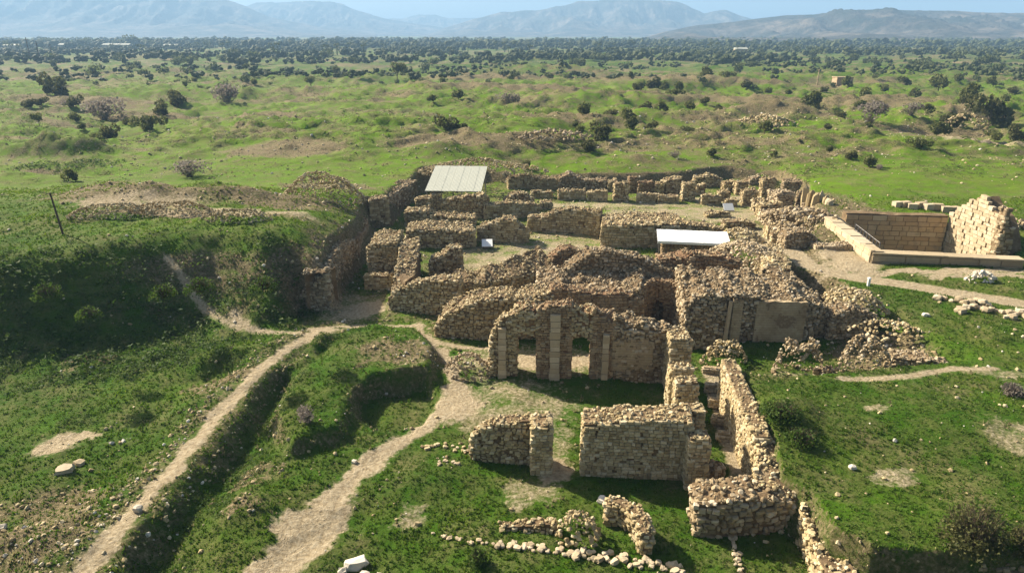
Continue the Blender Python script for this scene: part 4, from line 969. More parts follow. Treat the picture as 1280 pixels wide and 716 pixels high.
heap('rubble_heap', 'dark stony mound in the bright meadow behind the grey shelter', 690, 172, 3.2, 8, 4.5, 1.4, mk='grey_stone', core='green_core', size=.6, dens=.5)
heap('rubble_heap', 'small bush covered stone heap by the trench head', 372, 335, 4.0, 1.6, 1.4, .9, mk='grey_stone', core='green_core', green=True)
heap('rubble_heap', 'grey pile of stone chips against the sunken court front wall', 1226, 351, 2.1, 1.5, .8, .9, mk='white_stone', core='tin', size=.4)

# ------------------------------------------------------------------ sunken ashlar court (temple)
def block_wall(name, label, A, B, thick, z0, topf, bw, bh, mk, core='mortar', jit=.03, inner=True, limit=300, cat='wall'):
    """dressed blocks set one by one in front of a core; face on the right hand of A->B"""
    A, B = np.array(A), np.array(B); L = np.linalg.norm(B - A); d = (B - A) / L; n_ = np.array((d[1], -d[0])); rz = math.atan2(d[1], d[0])
    k = np.linspace(0, L, 15); rows = [(*(A + d * q), z0 - .4, topf(q / L) - .05, topf(q / L) - .05) for q in k]
    V, T, *_ = wall_geo(rows, thick, .04, .5, 3, .01, 0.0); base = np.array((*((A + B) / 2), z0))
    o = link(name, raw_mesh(name, V - base, T, M[core]), None, tuple(base)); tag(o, label, cat); WALLS.append(o)
    protos = [];
    for q in range(5):
        s = Solid(); s.box((0, 0, 0), (1, 1, 1)); Vv = np.concatenate(s.V); Vv[Vv[:, 1] < 0] *= np.array((.955, 1, .93)); protos.append(raw_mesh('block', Vv, np.concatenate(s.F), M[mk]))
    z = z0; r = 0; cnt = 0
    while z < max(topf(q / 20) for q in range(21)):
        h = bh * RNG.uniform(.85, 1.15); x = -RNG.uniform(0, .8) * bw
        while x < L:
            w = bw * RNG.uniform(.6, 1.5); x0, x1 = max(x, 0), min(x + w, L); x += w
            if x1 - x0 < .12: continue
            c = (x0 + x1) / 2; tp = topf(c / L)
            if z + h * .5 > tp or cnt >= limit: continue
            b = bpy.data.objects.new('block', protos[cnt % 5]); COL.objects.link(b); b.parent = o; cnt += 1
            pr = .10 + RNG.uniform(-jit, jit); q = A + d * c + n_ * (pr - .2)
            b.scale = (x1 - x0 - .015, .42, h - .015); b.rotation_euler = (RNG.normal(0, jit * .25), RNG.normal(0, jit * .3), rz + RNG.normal(0, jit * .3)); b.location = (q[0] - base[0], q[1] - base[1], z + h / 2 - base[2])
        z += h
    return o
TBL, TBR, TFL, TFR = [np.array(q) for q in (TEMPLE_BL, TEMPLE_BR, TEMPLE_FL, TEMPLE_FR)]
block_wall('ashlar_wall', 'smooth brown ashlar back wall of the sunken court', TBL, TBR, 1.4, -1.6, lambda f: 4.0 + .05 * math.sin(f * 9), 1.25, .62, 'ashlar', jit=.02, limit=180)
RW0, RW1 = TBR + np.array((.25, .2)), np.array(P(1256, 322, 2.0))
gab = lambda f: float(np.interp(f, [0, .12, .25, .40, .47, .6, .78, .9, 1], [4.1, 4.9, 6.1, 7.2, 7.9, 6.8, 6.2, 5.0, 3.0]))
block_wall('gable_wall', 'tall bright broken gable of pale blocks, right side of the sunken court', RW0, RW1, 1.6, -1.0, gab, .62, .46, 'pale_stone', jit=.10, limit=300)
x, y = P(1258, 322, 2.0)
wall('rubble_wall', 'dark broken end of the bright gable at the sunken court', [(1243, 324, 262), (1259, 324, 290)], 1.0, z0=2.0, style='rubble', mk='grey_stone', rag=.4, size=.55, individual=False)
cfw = block_wall('court_front_wall', 'low smooth grey front wall of the sunken court beside the gravel path', TFL, TFR, 1.1, 1.9, lambda f: 3.52 - .14 * f, 2.6, .66, 'dressed', core='plaster', jit=.008)
csl = np.array(P(1029, 291, 2.0)); csw = block_wall('court_side_wall', 'bright left side wall of the sunken court running back from the front corner', csl, TFL + np.array((-.03, .1)), 1.1, 1.9, lambda f: 3.95 - .42 * f, 2.0, .62, 'pale_stone', core='plaster', jit=.012)
def coping(w, A, B, z0_, z1_, th):
    A, B = np.array(A), np.array(B); L = np.linalg.norm(B - A); d = (B - A) / L; n_ = np.array((-d[1], d[0])); k = max(2, int(L / 2.2)); b0 = np.array(w.location)
    for q in range(k):
        f = (q + .5) / k; c = A + (B - A) * f + n_ * (th / 2 - .08); s = Solid(); s.box((0, 0, 0), (L / k - .02, th + .22 + RNG.uniform(-.02, .02), .16), math.atan2(d[1], d[0]))
        link('coping_slab', s.mesh('coping_slab', M['pale_stone']), w, tuple(np.array((c[0], c[1], z0_ + (z1_ - z0_) * f + .05 + RNG.uniform(-.01, .01))) - b0))
coping(cfw, TFL, TFR, 3.52, 3.38, 1.1); coping(csw, csl, TFL, 3.96, 3.60, 1.1)
wall('court_ledge', 'stepped pale blocks behind the left side wall of the sunken court', [(1040, 272, 4.2), (1058, 285, 3.4), (1072, 297, 2.6)], 1.2, mode='top', style='courses', mk='pale_stone', core='plaster', rag=.1, size=.7, top=.3, faces='fe', individual=False)
def railing():
    a, b = np.array((*P(1068, 292, 3.2), 3.0)), np.array((*P(1098, 316, 2.6), 2.4)); root = empty('railing', tuple((a + b) / 2)); tag(root, 'thin metal railing along the left inside edge of the sunken court', 'railing'); c = (a + b) / 2
    for k in range(9):
        q = a + (b - a) * k / 8 - c; s = Solid(); s.bar(q + (0, 0, -.2), q + (0, 0, 1.35), .065, .065, 5); link('post', s.mesh('post', M['steel']), root)
    for h in (.65, 1.3):
        s = Solid(); s.bar(a - c + (0, 0, h), b - c + (0, 0, h), .035, .035, 5); link('rail', s.mesh('rail', M['steel']), root)
railing()
block = [(1121, 259), (1131, 259), (1140, 261), (1150, 260), (1160, 262), (1171, 262), (1182, 264), (1192, 264)]
for k, (a, b) in enumerate(block):
    x, y = P(a, b, 3.0); s = Solid(); s.box((0, 0, .35), (1.1 + .2 * (k % 2), .8, .9), RNG.uniform(-.3, .3)); o = link('stone_block', s.mesh('stone_block', M['pale_stone']), None, (x, y, gh1(x, y) - .1))
    tag(o, 'squared block lying in the row behind the sunken court', 'stone block', 'blocks behind the sunken court')
heap('rubble_heap', 'dark stone pile beyond the bright gable at the right edge', 1265, 284, 2.6, 3.4, 1.6, .9, mk='grey_stone', size=.55)

# ------------------------------------------------------------------ shelters, boards, posts
def shelter(label, front_l, front_r, zf, back_z, depth, mk, nsheet, fascia=0, posts_z=0.0):
    A, B = np.array(P(*front_l, zf)), np.array(P(*front_r, zf)); d = (B - A) / np.linalg.norm(B - A); n_ = np.array((-d[1], d[0])); L = np.linalg.norm(B - A)
    c = (A + B) / 2 + n_ * depth / 2; root = empty('shelter', (*c, posts_z)); tag(root, label, 'shelter'); base = np.array((*c, posts_z))
    def q(f, g, dz=0): p = A + d * L * f + n_ * depth * g; return np.array((p[0], p[1], zf + (back_z - zf) * g + dz)) - base
    roof = empty('roof', (0, 0, 0)); roof.parent = root
    for k in range(nsheet):
        f0, f1 = k / nsheet, (k + 1) / nsheet + .004; V = []; F = []; nn = 12
        for i in range(nn + 1):
            f = f0 + (f1 - f0) * i / nn; dz = .012 * math.cos(i * math.pi) + (k % 2) * .02
            V += [q(f, 0, dz), q(f, 1, dz), q(f, 0, dz - .06), q(f, 1, dz - .06)]
        for i in range(nn):
            a = 4 * i; F += [(a, a + 4, a + 5, a + 1), (a + 2, a + 3, a + 7, a + 6), (a, a + 2, a + 6, a + 4), (a + 1, a + 5, a + 7, a + 3)]
        F += [(0, 1, 3, 2), (4 * nn, 4 * nn + 2, 4 * nn + 3, 4 * nn + 1)]
        link('roof_sheet', raw_mesh('roof_sheet', V, tri(F), M[mk]), roof)
    for g in (0.03, .5, .97):
        s = Solid(); s.bar(q(0, g, -.14), q(1, g, -.14), .07, .07, 4); link('beam', s.mesh('beam', M['steel']), root)
    for f in (0.03, .5, .97):
        for g in (.04, .96):
            p = q(f, g, -.1); s = Solid(); s.bar((p[0], p[1], -.6), p, .07, .07, 6); link('post', s.mesh('post', M['steel']), root)
    if fascia:
        s = Solid()
        a, b = q(0, 0, 0), q(1, 0, 0); m = (a + b) / 2; s.box((m[0] - n_[0] * .05, m[1] - n_[1] * .05, m[2] - fascia / 2), (L, .05, fascia), math.atan2(d[1], d[0])); link('fascia', s.mesh('fascia', M['white_sheet']), root)
    return root
shelter('large grey sheet roof shelter at the back left of the palace', (531, 238.5), (601, 239.5), 3.5, 5.4, 9.5, 'roof_sheet', 7)
shelter('long narrow white roofed shelter over the brown wall in the palace centre', (822, 301), (913, 305), 2.5, 2.9, 3.6, 'white_sheet', 8, .28)
wall('brick_wall', 'reddish brown wall standing under the long white roofed shelter', [(827, 321, 304), (912, 325, 308)], 1.6, z0=.4, style='brick', mk='brown_stone', core='brown_mortar', rag=.12, individual=False, size=.5)
def board(label, px, py, w, h, tilt=.5, z=0.0, legs=.5):
    x, y = P(px, py, z); root = empty('sign_board', (x, y, z)); tag(root, label, 'sign board')
    s = Solid(); s.box((0, 0, legs + .15), (w, h, .07), .05, tilt=tilt); link('panel', s.mesh('panel', M['board']), root)
    s = Solid(); s.box((0, .05, legs + .07), (w * 1.04, h * 1.04, .05), .05, tilt=tilt); link('frame', s.mesh('frame', M['steel']), root)
    for sx in (-.35, .35): s = Solid(); s.bar((w * sx, 0, -.3), (w * sx, 0, legs + .1), .05, .05, 5); link('leg', s.mesh('leg', M['steel']), root)
board('white tilted board standing in the shade of the inner courtyard corner', 609, 310, 1.3, 1.5, .35)
board('small white board standing in the far court near the stepped pier', 910, 264, 1.5, 1.3, .7)
s = Solid(); s.bar((0, 0, -.3), (0, 0, .75), .16, .14, 8); s.bar((0, 0, .75), (0, 0, .85), .19, .10, 8)
x, y = P(1085, 358, 2.2); tag(link('bollard', s.mesh('bollard', M['board']), None, (x, y, gh1(x, y))), 'short white marker post beside the gravel path', 'post')
x, y = P(80, 296, 6.4); root = empty('pole', (x, y, gh1(x, y))); tag(root, 'thin dark wooden pole alone on the left plateau', 'pole')
s = Solid(); s.bar((0, 0, -.5), (-.35, 0, 4.1), .11, .08, 7); link('shaft', s.mesh('shaft', M['wood']), root)
s = Solid(); s.bar((-.75, 0, 4.0), (.05, .05, 4.05), .035, .035, 5); link('cross_arm', s.mesh('cross_arm', M['wood']), root)

# ------------------------------------------------------------------ bushes and trees
def crown_mesh(seed, n, leaf, lobes, mk, squash=.8, up=.25):
    r = np.random.default_rng(seed); Ls = [(r.normal(0, .28, 3) * np.array((1, 1, .6)) + (0, 0, .55), r.uniform(.28, .46)) for _ in range(lobes)]; V = []; F = []
    for k in range(n):
        c, R_ = Ls[int(r.integers(lobes))]; p = r.normal(0, 1, 3); p /= np.linalg.norm(p); p = c + p * R_ * r.uniform(.45, 1.05) ** .6 * np.array((1, 1, squash))
        if p[2] < .08: p[2] = .08 + r.uniform(0, .1)
        a, b = r.normal(0, 1, 3), r.normal(0, 1, 3); a /= np.linalg.norm(a); b -= a * a.dot(b); b /= np.linalg.norm(b); s_ = leaf * r.uniform(.6, 1.3)
        i = len(V); V += [p - a * s_ - b * s_ * .5, p + a * s_ - b * s_ * .4, p + a * s_ * .6 + b * s_ * .6, p - a * s_ * .6 + b * s_ * .6]; F += [(i, i + 1, i + 2), (i, i + 2, i + 3)]
    return raw_mesh('crown', np.array(V), np.array(F, np.int32), M[mk])
def twig_mesh(seed, n, mk, fan=.9, r0=.02):
    """many thin stems fanning up from the foot"""
    r = np.random.default_rng(seed); s = Solid()
    for k in range(n):
        a = r.uniform(0, 6.28); b = r.uniform(.05, fan); l = r.uniform(.6, 1.05); d0 = np.array((math.cos(a) * math.sin(b), math.sin(a) * math.sin(b), math.cos(b)))
        p = np.array((r.normal(0, .07), r.normal(0, .07), 0)); m = p + d0 * l * .55; e = p + d0 * l + np.array((0, 0, .08))
        s.bar(p, m, r0, r0 * .7, 3); s.bar(m, e, r0 * .7, r0 * .2, 3)
        q = m + r.normal(0, .16, 3) + d0 * .2; s.bar(m, q, r0 * .5, r0 * .15, 3)
    return s.mesh('stems', M[mk])
def trunk_mesh(seed, h, r0, nb):
    r = np.random.default_rng(seed); s = Solid(); s.bar((0, 0, -.1), (0, 0, h), r0, r0 * .6, 6)
    for k in range(nb):
        a = r.uniform(0, 6.28); e = np.array((math.cos(a) * .28, math.sin(a) * .28, h + r.uniform(.15, .4))); s.bar((0, 0, h * r.uniform(.5, .95)), e, r0 * .45, r0 * .15, 4)
    return s.mesh('trunk', M['bark'])
CR = {'green': [crown_mesh(k, 700, .09, 6, 'leaf') for k in range(5)], 'dark': [crown_mesh(k + 20, 700, .09, 6, 'dark_leaf') for k in range(4)], 'grey': [crown_mesh(k + 40, 620, .05, 7, 'dry_leaf', .7) for k in range(3)],
      'tree': [crown_mesh(k + 60, 700, .08, 7, 'leaf', .7) for k in range(3)], 'far': [crown_mesh(k + 80, 200, .12, 6, 'far_leaf') for k in range(4)]}
TW = [twig_mesh(k + 40, 90, 'dry_leaf', 1.0, .012) for k in range(3)]
TR = [trunk_mesh(k, .32, .035, 5) for k in range(4)]; TRT = [trunk_mesh(k + 9, .5, .04, 6) for k in range(3)]
def bush(px, py, w, kind, label, group=None, z=None, hk=1.15, cat=None, xy=None):
    if xy is None:
        zz = 3.2 if z is None else z
        for _ in range(4): x, y = P(px, py, zz); zz = gh1(x, y)
    else: x, y = xy; zz = gh1(x, y)
    wm = w / pxsize(x, y, zz); k = int(RNG.integers(0, 100))
    nm = 'tree' if kind == 'tree' else 'dry_shrub' if kind == 'grey' else 'shrub'
    root = empty(nm, (x, y, zz - .05)); tag(root, label, cat or ('tree' if kind == 'tree' else 'shrub'), group)
    sc = wm * .74
    if kind == 'grey': hk = .9; t_ = link('stems', TW[k % 3], root); t_.scale = (sc * .62, sc * .62, sc * .62)
    c = link('crown', CR[kind][k % len(CR[kind])], root); c.scale = (sc, sc, sc * hk * RNG.uniform(.85, 1.1)); c.rotation_euler = (0, 0, RNG.uniform(0, 6.28))
    if kind == 'tree': c.location = (0, 0, sc * .3)
    if kind != 'grey':
        t = link('trunk', (TRT if kind == 'tree' else TR)[k % 3], root); t.scale = (sc * 1.2,) * 3
    return root
NAMED = [
 (564, 170, 28, 'dark', 'large dark bush alone in the bright meadow behind the grey roofed shelter'), (237, 221, 40, 'grey', 'big leafless grey shrub on the left meadow'), (635, 128, 28, 'grey', 'leafless grey shrub high in the middle distance'),
 (497, 104, 18, 'tree', 'small round tree alone in the upper middle distance'), (389, 109, 14, 'tree', 'small flat topped tree in the upper left middle distance'), (52, 167, 13, 'tree', 'thin young tree on the left meadow above the dark hollow'),
 (955, 168, 24, 'green', 'bushy shrub in front of the stony tan hummock'), (1019, 133, 26, 'green', 'rounded green bush above the stony tan hummock, to its right'), (1150, 178, 17, 'green', 'single bush in the right meadow with a clear shadow'),
 (1062, 202, 14, 'dark', 'left one of the two bushes close together beyond the sunken court'), (1086, 209, 18, 'green', 'right one of the two bushes close together beyond the sunken court'), (1098, 212, 13, 'grey', 'pale dry shrub touching the right one of the two bushes'),
 (1235, 157, 38, 'dark', 'broad dark thicket on the tan mound at the right'), (1268, 178, 24, 'dark', 'dark bush at the right edge above the bare tan strip'), (1243, 175, 18, 'green', 'bush left of the dark one at the right edge'),
 (1173, 160, 24, 'green', 'left bush of the clump beside the tan mound'), (1188, 166, 26, 'dark', 'low right bush of the clump beside the tan mound'), (843, 197, 15, 'grey', 'greyish shrub in the meadow beyond the far court'), (890, 199, 14, 'green', 'low green shrub beyond the far right cluster of piers'),
 (735, 191, 20, 'dark', 'nearest bush of the dark chain behind the palace'), (745, 178, 26, 'dark', 'largest bush of the dark chain behind the palace'), (725, 166, 16, 'green', 'middle bush of the dark chain behind the palace'), (730, 155, 20, 'green', 'upper bush of the dark chain behind the palace'),
 (791, 162, 18, 'green', 'lower bush of the pair right of the dark chain'), (781, 153, 20, 'green', 'upper bush of the pair right of the dark chain'), (812, 162, 14, 'dark', 'single bush right of the pair by the dark chain'), (658, 178, 14, 'dark', 'small bush at the left foot of the dark stony mound'),
 (130, 144, 46, 'grey', 'wide grey brown thicket in the left middle distance'), (139, 175, 22, 'dark', 'brownish bush below the wide grey brown thicket'), (223, 137, 24, 'dark', 'dark bush right of the wide thicket'), (285, 132, 44, 'grey', 'long grey brown thicket along the bright meadow edge'),
 (69, 120, 30, 'dark', 'tall dark bush at the upper left'), (79, 124, 20, 'grey', 'brown bush touching the tall dark one at the upper left'), (38, 137, 17, 'dark', 'left one of two dark bushes near the left edge'), (54, 136, 11, 'dark', 'right one of two dark bushes near the left edge'),
 (88, 226, 18, 'green', 'bush in the dark hollow at the left'), (385, 528, 34, 'grey', 'blurred grey weed clump on the grass right of the ridge path'),
 (1088, 148, 40, 'grey', 'wide grey thicket in the right middle distance'), (1138, 148, 26, 'grey', 'grey thicket right of the wide one in the right middle distance'), (1217, 131, 32, 'green', 'green thicket near the top right edge'), (1081, 124, 18, 'green', 'green bush above the wide grey thicket'),
]
for a, b, w, k, lab in NAMED: bush(a, b, w, k, lab)
GEN = [(96, 139, 14), (95, 152, 14), (186, 159, 20), (203, 151, 18), (106, 167, 12), (119, 180, 14), (164, 165, 10), (318, 107, 10), (243, 102, 8), (419, 95, 10), (541, 121, 13), (573, 126, 15), (762, 151, 14), (719, 149, 9), (789, 103, 9), (685, 94, 9), (640, 101, 9),
       (800, 112, 14), (815, 116, 18), (832, 112, 16), (846, 118, 18), (806, 128, 16), (826, 131, 16), (843, 128, 14), (795, 122, 10), (878, 100, 16), (863, 132, 15), (881, 133, 12), (896, 135, 10), (861, 152, 12), (1047, 150, 14), (1077, 136, 15), (1084, 164, 14), (1034, 163, 12), (1037, 187, 9),
       (1158, 145, 14), (1205, 131, 14), (1255, 132, 15), (1173, 112, 24), (1131, 106, 12), (1000, 177, 6), (969, 197, 8), (933, 109, 16), (908, 110, 12), (985, 112, 12), (1030, 116, 12), (1060, 110, 14), (1105, 117, 12), (1145, 118, 14), (1195, 112, 14), (1240, 114, 14), (1265, 118, 12), (960, 120, 10)]
GL = {'green': 'rounded olive green bush in the meadow of the middle distance', 'dark': 'dark compact bush in the meadow of the middle distance'}
MARKS = [(570, 225, 'grey roofed shelter'), (868, 298, 'white roofed shelter'), (1225, 285, 'bright broken gable'), (955, 150, 'stony tan hummock'), (564, 166, 'large dark bush behind the grey shelter'), (237, 208, 'leafless grey shrub on the left meadow'),
         (635, 124, 'leafless shrub high in the middle distance'), (497, 99, 'small round tree'), (389, 104, 'small flat topped tree'), (52, 161, 'thin young tree'), (131, 134, 'wide grey brown thicket'), (285, 126, 'long thicket along the bright meadow'), (1088, 141, 'wide grey thicket on the right'),
         (1205, 155, 'tan mound near the right edge'), (1021, 100, 'pale bare pole'), (1052, 104, 'small tan hut'), (745, 169, 'dark chain of bushes'), (69, 111, 'tall dark bush at upper left'), (690, 170, 'dark stony mound'), (1217, 126, 'green thicket near the right edge'), (1019, 126, 'rounded bush right of the stony hummock'), (1080, 200, 'two close bushes beyond the sunken court'), (1150, 173, 'single bush with a clear shadow')]
USED = set()
def where(a, b, w, kd):
    sz = 'small' if w < 12 else 'middling' if w < 16 else 'broad'; col = 'dark' if kd == 'dark' else 'olive green'
    for mx, my, nm in sorted(MARKS, key=lambda q: math.hypot(q[0] - a, (q[1] - b) * 2)):
        dx, dy = a - mx, b - my; dist = math.hypot(dx, dy * 2); h = 'right' if dx > 0 else 'left'; v = 'nearer' if dy > 0 else 'farther'
        rel = f'{h} of' if abs(dx) > 3 * abs(dy) else f'{v} than' if abs(dy) > abs(dx) else f'{v} and {h} of'
        for adv in (('close', 'next') if dist < 40 else ('some way', 'further') if dist < 110 else ('far', 'farther off')):
            t = f'{sz} {col} bush {adv} {rel} the {nm}'
            if (adv, rel, nm) not in USED and len(t.split()) <= 16: USED.add((adv, rel, nm)); return t
    return GL[kd]
for k, (a, b, w) in enumerate(GEN):
    kd = 'green' if k % 3 else 'dark'; bush(a, b, w * RNG.uniform(.85, 1.2), kd, where(a, b, w, kd), 'bushes dotted over the middle distance')
r = np.random.default_rng(5); done = 0
while done < 150:
    px, py = r.uniform(-20, 1300), 74 + 40 * r.random() ** 1.7
    x, y = P(px, py, 3.2)
    if fbm(np.array(x / 60), np.array(y / 60), 201, 3) < -.25: continue
    w = r.uniform(6, 15) * (1.0 if py < 95 else .8); bush(px, py, w, 'far', 'small far bush at the fringe of the plain below the woodland', 'far bushes along the fringe of the plain', z=3.2); done += 1
# near shrub clumps
def near_shrub(px, py, w, h, label, mk, z=2.5, n=1500, seed=1, leafs=True):
    x, y = P(px, py, z)
    for _ in range(4): zz = gh1(x, y); x, y = P(px, py, zz)
    r_ = np.random.default_rng(seed); root = empty('shrub', (x, y, zz)); tag(root, label, 'shrub')
    st = twig_mesh(seed + 5, 150, 'dry_leaf' if mk == 'dry_leaf' else 'bark', .85, .010); o = link('stems', st, root); o.scale = (w * .6, w * .6, h)
    if leafs:
        d = r_.normal(0, 1, (n, 3)); d[:, 2] = np.abs(d[:, 2]); d /= np.linalg.norm(d, axis=1)[:, None]; p = d * (r_.uniform(.1, 1, n) ** .5)[:, None] * np.array((w / 2, w / 2, h))
        keep = fbm(d[:, 0] * 3 + seed, d[:, 1] * 3 + d[:, 2], 4, 3) > -.25; p = p[keep]; n = len(p); sz = r_.uniform(.05, .11, n)
        mm = rot_rand(n) * sz[:, None, None]; q = (np.array([(-1, -.5, 0), (1, -.4, 0), (.2, 1, 0.0)]), np.array([[0, 1, 2]], np.int32))
        link('leaves', joined('leaves', [q], np.zeros(n, int), p, mm, M[mk]), root)
near_shrub(1213, 682, 2.9, 2.3, 'large dark feathery shrub at the lower right of the grass field', 'dark_leaf', 2.3, 2600, 3)
near_shrub(1283, 690, 1.9, 1.5, 'dark shrub cut by the lower right edge of the photograph', 'dark_leaf', 2.3, 1400, 4)
near_shrub(597, 704, 1.1, 1.0, 'small dark weed tuft left of the long kerb row', 'herb', 0, 420, 6)
near_shrub(975, 520, 2.6, 1.0, 'patch of tall dark weeds on the grassy hump right of the corridor wall', 'herb', 3.0, 1300, 7)
near_shrub(1000, 552, 2.2, .8, 'dark weed patch near the collapsed corridor wall in the right field', 'herb', 2.8, 900, 8)
for k, (px, py, w, h, lab) in enumerate([(60, 372, 2.2, 1.2, 'leftmost dark weedy shrub on the shaded left bank'), (112, 398, 2.0, 1.0, 'dark weedy shrub low on the shaded left bank'), (150, 350, 2.4, 1.2, 'dark weedy shrub high on the shaded left bank'), (205, 372, 2.0, 1.1, 'dark weedy shrub left of the thin path on the bank'),
        (250, 365, 2.4, 1.2, 'large weedy shrub at the right end of the shaded bank'), (330, 362, 2.2, 1.1, 'weedy shrub right of the thin path, near the trench'), (350, 330, 1.6, .9, 'small bush by the trench head beside the stone heap')]):
    near_shrub(px, py, w, h, lab, 'herb', 4.0 if py < 380 else 2.0, 700, 20 + k)
near_shrub(1265, 492, 1.6, .8, 'brown dry bush in the grass at the right edge', 'dry_leaf', 2.6, 500, 9)

# ------------------------------------------------------------------ far woodland, sheds, poles, mountains
def woodland(name, label, y0, y1, n, hmin, hmax, seed, xk=1.1, thr=-.1, palms=0):
    r = np.random.default_rng(seed); Y = np.exp(r.uniform(math.log(y0), math.log(y1), n)); X = r.uniform(-xk, xk, n) * Y * .8
    k = fbm(X / 90, Y / 55, seed, 3) > thr; X, Y = X[k], Y[k]; n = len(X); Z = ground_h(X, Y); h = r.uniform(hmin, hmax, n)
    pos = []; mats = []
    for q in range(4):
        s_ = h * r.uniform(.35, .7, n); m = rot_rand(n); m = m * s_[:, None, None]; m[:, 2, :] *= .8
        pos.append(np.stack([X + r.normal(0, .28, n) * h, Y + r.normal(0, .28, n) * h, Z + h * r.uniform(.25, .68, n)], -1)); mats.append(m)
    pos = np.concatenate(pos); mats = np.concatenate(mats)
    tag(link(name, joined(name, ROCKS, r.integers(0, 10, len(pos)), pos, mats, M['far_leaf'])), label, None, None, 'stuff')
woodland('woodland', 'scattered dark green trees thickening towards the far plain', 330, 620, 1500, 2.0, 4.5, 3, thr=.05)
woodland('woodland', 'dense belt of trees and palms across the far plain', 520, 1500, 6000, 3.5, 9, 4, thr=.0)
woodland('grove', 'far belt of dark orchards at the foot of the mountains', 1000, 2000, 5200, 4, 15, 6, thr=-.12)
def palm_mesh(seed):
    r = np.random.default_rng(seed); s = Solid(); s.bar((0, 0, -.1), (.03, 0, .78), .035, .025, 5); t = s
    for k in range(16):
        a = k * 6.28 / 16 + r.uniform(-.2, .2); e = r.uniform(-.2, .8); d0 = np.array((math.cos(a) * math.cos(e), math.sin(a) * math.cos(e), math.sin(e))); p = np.array((.03, 0, .78)); m = p + d0 * .16; q = m + d0 * .1 - np.array((0, 0, .10)); n_ = np.array((-d0[1], d0[0], 0)) * .035
        s.add([p, m + n_, q, m - n_], [(0, 1, 2), (0, 2, 3)])
    return s.mesh('palm_tree', M['far_leaf'])
PALMS = [palm_mesh(k) for k in range(4)]; r = np.random.default_rng(8)
for k in range(70):
    px = r.uniform(330, 1010) if k < 55 else r.uniform(0, 330); Yd = r.uniform(620, 1000); x = (px - 640) / FPX * (Yd * cP + 8); h = r.uniform(8, 14)
    o = link('palm_tree', PALMS[k % 4], None, (x, Yd, gh1(x, Yd))); o.scale = (h, h, h); o.rotation_euler = (0, 0, r.uniform(0, 6)); tag(o, 'tall palm rising out of the far tree belt', 'palm tree', 'palms in the far tree belt')
for k, (px, Yd, h, w) in enumerate([(168, 1150, 19, 17), (12, 1000, 13, 8), (108, 1150, 14, 9), (30, 1100, 12, 9), (190, 1120, 11, 12), (258, 1050, 12, 7), (150, 1180, 12, 12), (85, 1180, 13, 12), (62, 1190, 14, 12), (120, 1200, 12, 12)]):
    x = (px - 640) / FPX * (Yd * cP + 8); z = gh1(x, Yd); root = empty('tree', (x, Yd, z))
    tag(root, 'largest round crowned tree on the far left skyline' if k == 0 else 'tall tree on the far left skyline', 'tree', None if k == 0 else 'tall trees on the far left skyline')
    c = link('crown', CR['far'][k % 4], root); c.scale = (w, w, h * .75); c.location = (0, 0, h * .22); t = link('trunk', TRT[k % 3], root); t.scale = (h, h, h)
def shed(px, py, L, d, h, k):
    x, y = P(px, py, 3.0); root = empty('shed', (x, y, 2.8)); tag(root, 'long white roofed shed in the far tree belt', 'shed', 'white sheds across the far plain')
    s = Solid(); s.box((0, 0, h / 2), (L, d, h)); link('wall', s.mesh('wall', M['plaster']), root)
    s = Solid(); V = [(-L / 2 - .5, -d / 2 - .5, h), (L / 2 + .5, -d / 2 - .5, h), (L / 2 + .5, 0, h + 1.6), (-L / 2 - .5, 0, h + 1.6), (-L / 2 - .5, d / 2 + .5, h), (L / 2 + .5, d / 2 + .5, h)]
    s.add(V, tri([(0, 1, 2, 3), (3, 2, 5, 4), (0, 4, 5, 1), (0, 3, 4), (1, 5, 2)])); link('roof', s.mesh('roof', M['roof_sheet']), root)
for k, (px, py, L) in enumerate([(18, 62, 22), (85, 61, 20), (142, 61, 26), (158, 61, 14), (215, 62, 18), (375, 59, 12), (925, 68, 12)]):
    shed(px, py, L, 10, 5.5, k)
for k, (px, pyb, pyt) in enumerate([(39, 78, 47), (51, 80, 52), (66, 74, 55)]):
    x, y = P(px, pyb, 3.0); z = gh1(x, y); h = ZAT(y, pyt) - z; root = empty('utility_pole', (x, y, z)); tag(root, 'dark bare pole standing among the far trees at the left', 'pole', 'dark poles in the far trees')
    s = Solid(); s.bar((0, 0, -.5), (0, 0, h), .45, .3, 6); link('shaft', s.mesh('shaft', M['wood']), root)
    s = Solid(); s.bar((-1.6, 0, h * .9), (1.6, 0, h * .9), .18, .18, 4); link('cross_arm', s.mesh('cross_arm', M['wood']), root)
x, y = P(1021, 108, 3.0); s = Solid(); s.bar((0, 0, -.5), (0, 0, 6.5), .30, .22, 6); tag(link('utility_pole', s.mesh('utility_pole', M['plaster']), None, (x, y, gh1(x, y))), 'pale bare pole standing in the right middle distance', 'pole')
x, y = P(1052, 107, 3.0); s = Solid(); s.box((0, 0, 1.6), (7, 5, 3.2)); root = empty('hut', (x, y, gh1(x, y))); tag(root, 'small tan hut among the bushes in the right distance', 'hut'); link('wall', s.mesh('wall', M['soil']), root)
s = Solid(); s.box((0, 0, 3.3), (7.4, 5.4, .3)); link('roof', s.mesh('roof', M['plaster']), root)

